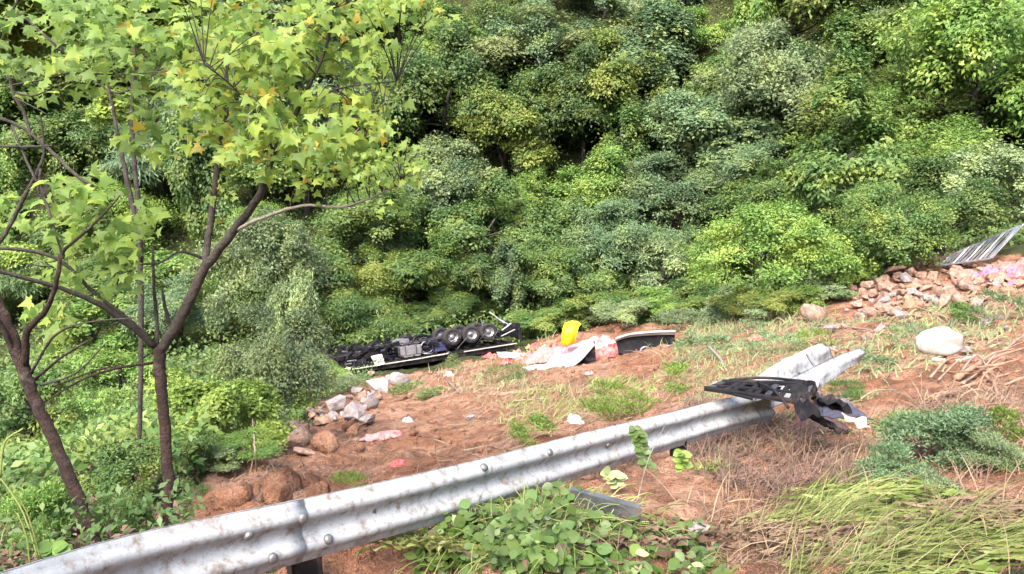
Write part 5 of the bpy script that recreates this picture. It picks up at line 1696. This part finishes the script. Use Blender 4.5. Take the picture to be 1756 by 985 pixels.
# mats of dry and half dry grass
def grass_mat(label, px, n, m, Ls, seed, W=.0010, el=.5, az=rad(15), daz=1.0, name='dry_grass'):
    r = np.random.default_rng(seed)
    poly = np.array([at(u, v)[:2] for u, v in px])
    lo, hi = poly.min(0), poly.max(0)
    x, y = r.uniform(lo[0], hi[0], n * 6), r.uniform(lo[1], hi[1], n * 6)
    k = in_poly(x + .1 * r.normal(size=n * 6), y + .3 * r.normal(size=n * 6), poly) & (vnoise(x / .9, y / 1.5, seed) + .35 * r.random(n * 6) > .05)
    x, y = x[k][:int(n * 1.6)], y[k][:int(n * 1.6)]
    q = len(x); l = np.hypot(x, y)
    V, Fc = blades(np.stack([x, y, ground(x, y)], 1), az + r.normal(size=q) * daz, el + r.normal(size=q) * .35, l * Ls * r.uniform(.4, 1.3, q), l * W * r.uniform(.6, 1.4, q), .9 + r.normal(size=q) * .4, seed, 4)
    return tag(mk(name, V, Fc, LEAFM[m]), label, None, None, 'stuff')
R1 = [(1175, 575), (1200, 545), (1420, 528), (1430, 600), (1330, 640), (1190, 655), (1130, 640)]
R2 = [(1430, 560), (1560, 525), (1756, 500), (1756, 590), (1640, 650), (1480, 660)]
R3 = [(690, 650), (800, 622), (890, 630), (860, 700), (700, 700)]
R4 = [(860, 690), (1010, 650), (1130, 640), (1110, 690), (960, 730), (860, 750)]
R5 = [(1400, 760), (1560, 700), (1756, 660), (1756, 900), (1600, 900), (1420, 860)]
R6 = [(1200, 930), (1330, 850), (1700, 830), (1756, 985), (1210, 985)]
R7 = [(1180, 690), (1350, 700), (1330, 800), (1190, 790)]
R8 = [(330, 850), (480, 780), (640, 740), (700, 790), (520, 850), (380, 890)]
for i, (px, nn, m, Ls, lab) in enumerate([(R1, 2320, 'grey', .016, 'pale green grass thinly covering the slope above the torn guardrail'), (R1, 630, 'straw', .018, 'dry straw lying on the slope above the torn guardrail'),
        (R2, 1490, 'grey', .018, 'pale green grass around the white sack'), (R2, 405, 'straw', .022, 'dry straw around the white sack'),
        (R3, 700, 'straw', .014, 'dry straw on the soil below the truck'), (R4, 1350, 'grass', .018, 'thin yellow green grass on the soil above the guardrail'), (R4, 450, 'straw', .018, 'dry straw on the soil above the guardrail'),
        (R5, 480, 'straw', .045, 'dry straw among the ferny bushes'), (R5, 600, 'deadbrown', .04, 'dead brown grass among the ferny bushes'), (R6, 450, 'straw', .07, 'dry straw matted under the flattened grass'), (R6, 650, 'deadbrown', .06, 'dead brown grass under the flattened grass'),
        (R7, 1100, 'deadbrown', .03, 'dead brown grass in front of the grille'), (R8, 450, 'deadbrown', .016, 'dead grass on the soil between the earth boulders')]):
    grass_mat(lab, px, nn, m, Ls, 400 + i)

# matted dead brush right of the guardrail end
rbx = np.random.default_rng(54)
Pq = []
BP = np.array([(1180, 800), (1230, 740), (1330, 715), (1450, 745), (1480, 780), (1440, 840), (1330, 870), (1230, 870), (1180, 850)], float)
while len(Pq) < 2600:
    u, v = rbx.uniform(1170, 1490), rbx.uniform(712, 875)
    if in_poly(np.array([u]), np.array([v]), BP)[0]:
        Pq.append((u, v))
c0 = np.array([at(u, v) for u, v in [(1180, 800), (1490, 800), (1330, 712), (1330, 872)]])
Pq = np.array(Pq)
xx = np.interp(Pq[:, 0], [1180, 1490], [c0[0][0], c0[1][0]]); yy = np.interp(Pq[:, 1], [712, 800, 872], [c0[2][1], (c0[0][1] + c0[1][1]) / 2, c0[3][1]])
P = np.stack([xx, yy, ground(xx, yy) + .10 * rbx.random(len(xx)) * (vnoise(xx / .3, yy / .3, 9) + .6)], 1)
V, Fc = blades(P, rad(10) + rbx.normal(size=len(P)) * 1.2, rbx.normal(size=len(P)) * .35 + .15, rbx.uniform(.08, .35, len(P)), rbx.uniform(.003, .010, len(P)), rbx.normal(size=len(P)) * .6, 6, 5)
tag(mk('dead_brush', V, Fc, LEAFM['deadbrown']), 'matted brown dead brush covering the soil right of the guardrail end', None, None, 'stuff')

# sticks and roots one can tell apart
sticks('stick', 'thick reddish branch lying at the right edge above the ferny bush', 'branch', [([(1640, 655), (1690, 625), (1760, 600)], 1), ([(1680, 640), (1700, 660), (1730, 668)], .6)], M['root'], .075)
sticks('stick', 'forked root sticking out of the soil at the right edge below the white sack', 'root', [([(1600, 690), (1660, 668), (1756, 640)], 1), ([(1700, 655), (1712, 690)], .8)], M['root'], .05)
sticks('stick', 'long thin dark stick crossing the slope below the rubble heap', 'stick', [([(1560, 512), (1640, 508), (1710, 514)], 1)], M['twig'], .07)
sticks('stick', 'long dark stick on the slope between the pale boulder and the white sack', 'stick', [([(1400, 560), (1470, 568), (1540, 578)], 1)], M['twig'], .06)
sticks('stick', 'dry stick pointing down toward the white sack', 'stick', [([(1560, 525), (1610, 543), (1650, 556)], 1), ([(1540, 520), (1600, 530)], .6)], M['twig'], .07)
sticks('stick', 'pale broken branch leaning on the slope above the grille', 'branch', [([(1214, 612, .3), (1232, 626, .2), (1246, 640, .05)], 1)], M['bark_pale'], .09)
sticks('stick', 'thin grey stick leaning in the brush right of the buried post', 'stick', [([(1092, 872, .05), (1110, 842, .25), (1136, 815, .4)], 1)], M['bark_pale'], .008)
sticks('stick', 'curved root beside the bent panel', 'root', [([(1475, 692, .05), (1500, 684, .1), (1540, 676, .05)], 1)], M['twig'], .025)
sticks('stick', 'pale forked branch at the left end of the rubble heap', 'branch', [([(1446, 468, .9), (1460, 482, .5), (1500, 486, .1)], 1), ([(1462, 484, .4), (1480, 498, .1)], .7)], M['bark_pale'], .06)
sticks('stick', 'pale stick lying in the soil between the stones and the white fairing', 'stick', [([(768, 656), (780, 668), (790, 678)], 1)], M['bark_pale'], .05)
sticks('stick', 'thin vertical stick in front of the olive bush', 'stick', [([(440, 812, .05), (439, 790, .35), (437, 760, .8)], 1)], M['twig'], .02)
rk_ = np.random.default_rng(616)
for i in range(16):
    u, v = rk_.uniform(1590, 1740), rk_.uniform(565, 680)
    a_, l_ = rk_.normal() * .35 - .25, rk_.uniform(35, 110)
    o = sticks('stick', 'thin reddish branch in the tangle at the right edge near the white sack', 'branch', [([(u, v, .05), (u + l_ * .5, v + a_ * l_ * .4 + rk_.normal() * 3, rk_.uniform(.05, .3)), (u + l_, v + a_ * l_ * .8, rk_.uniform(.03, .2))], 1)], M['root' if i % 3 else 'twig'], rk_.uniform(.02, .05))
    o['group'] = 'reddish branches tangled at the right edge'
sticks('stick', 'low brown stick on the soil below the fairings', 'stick', [([(880, 690), (950, 684), (1000, 676)], 1)], M['twig'], .05)
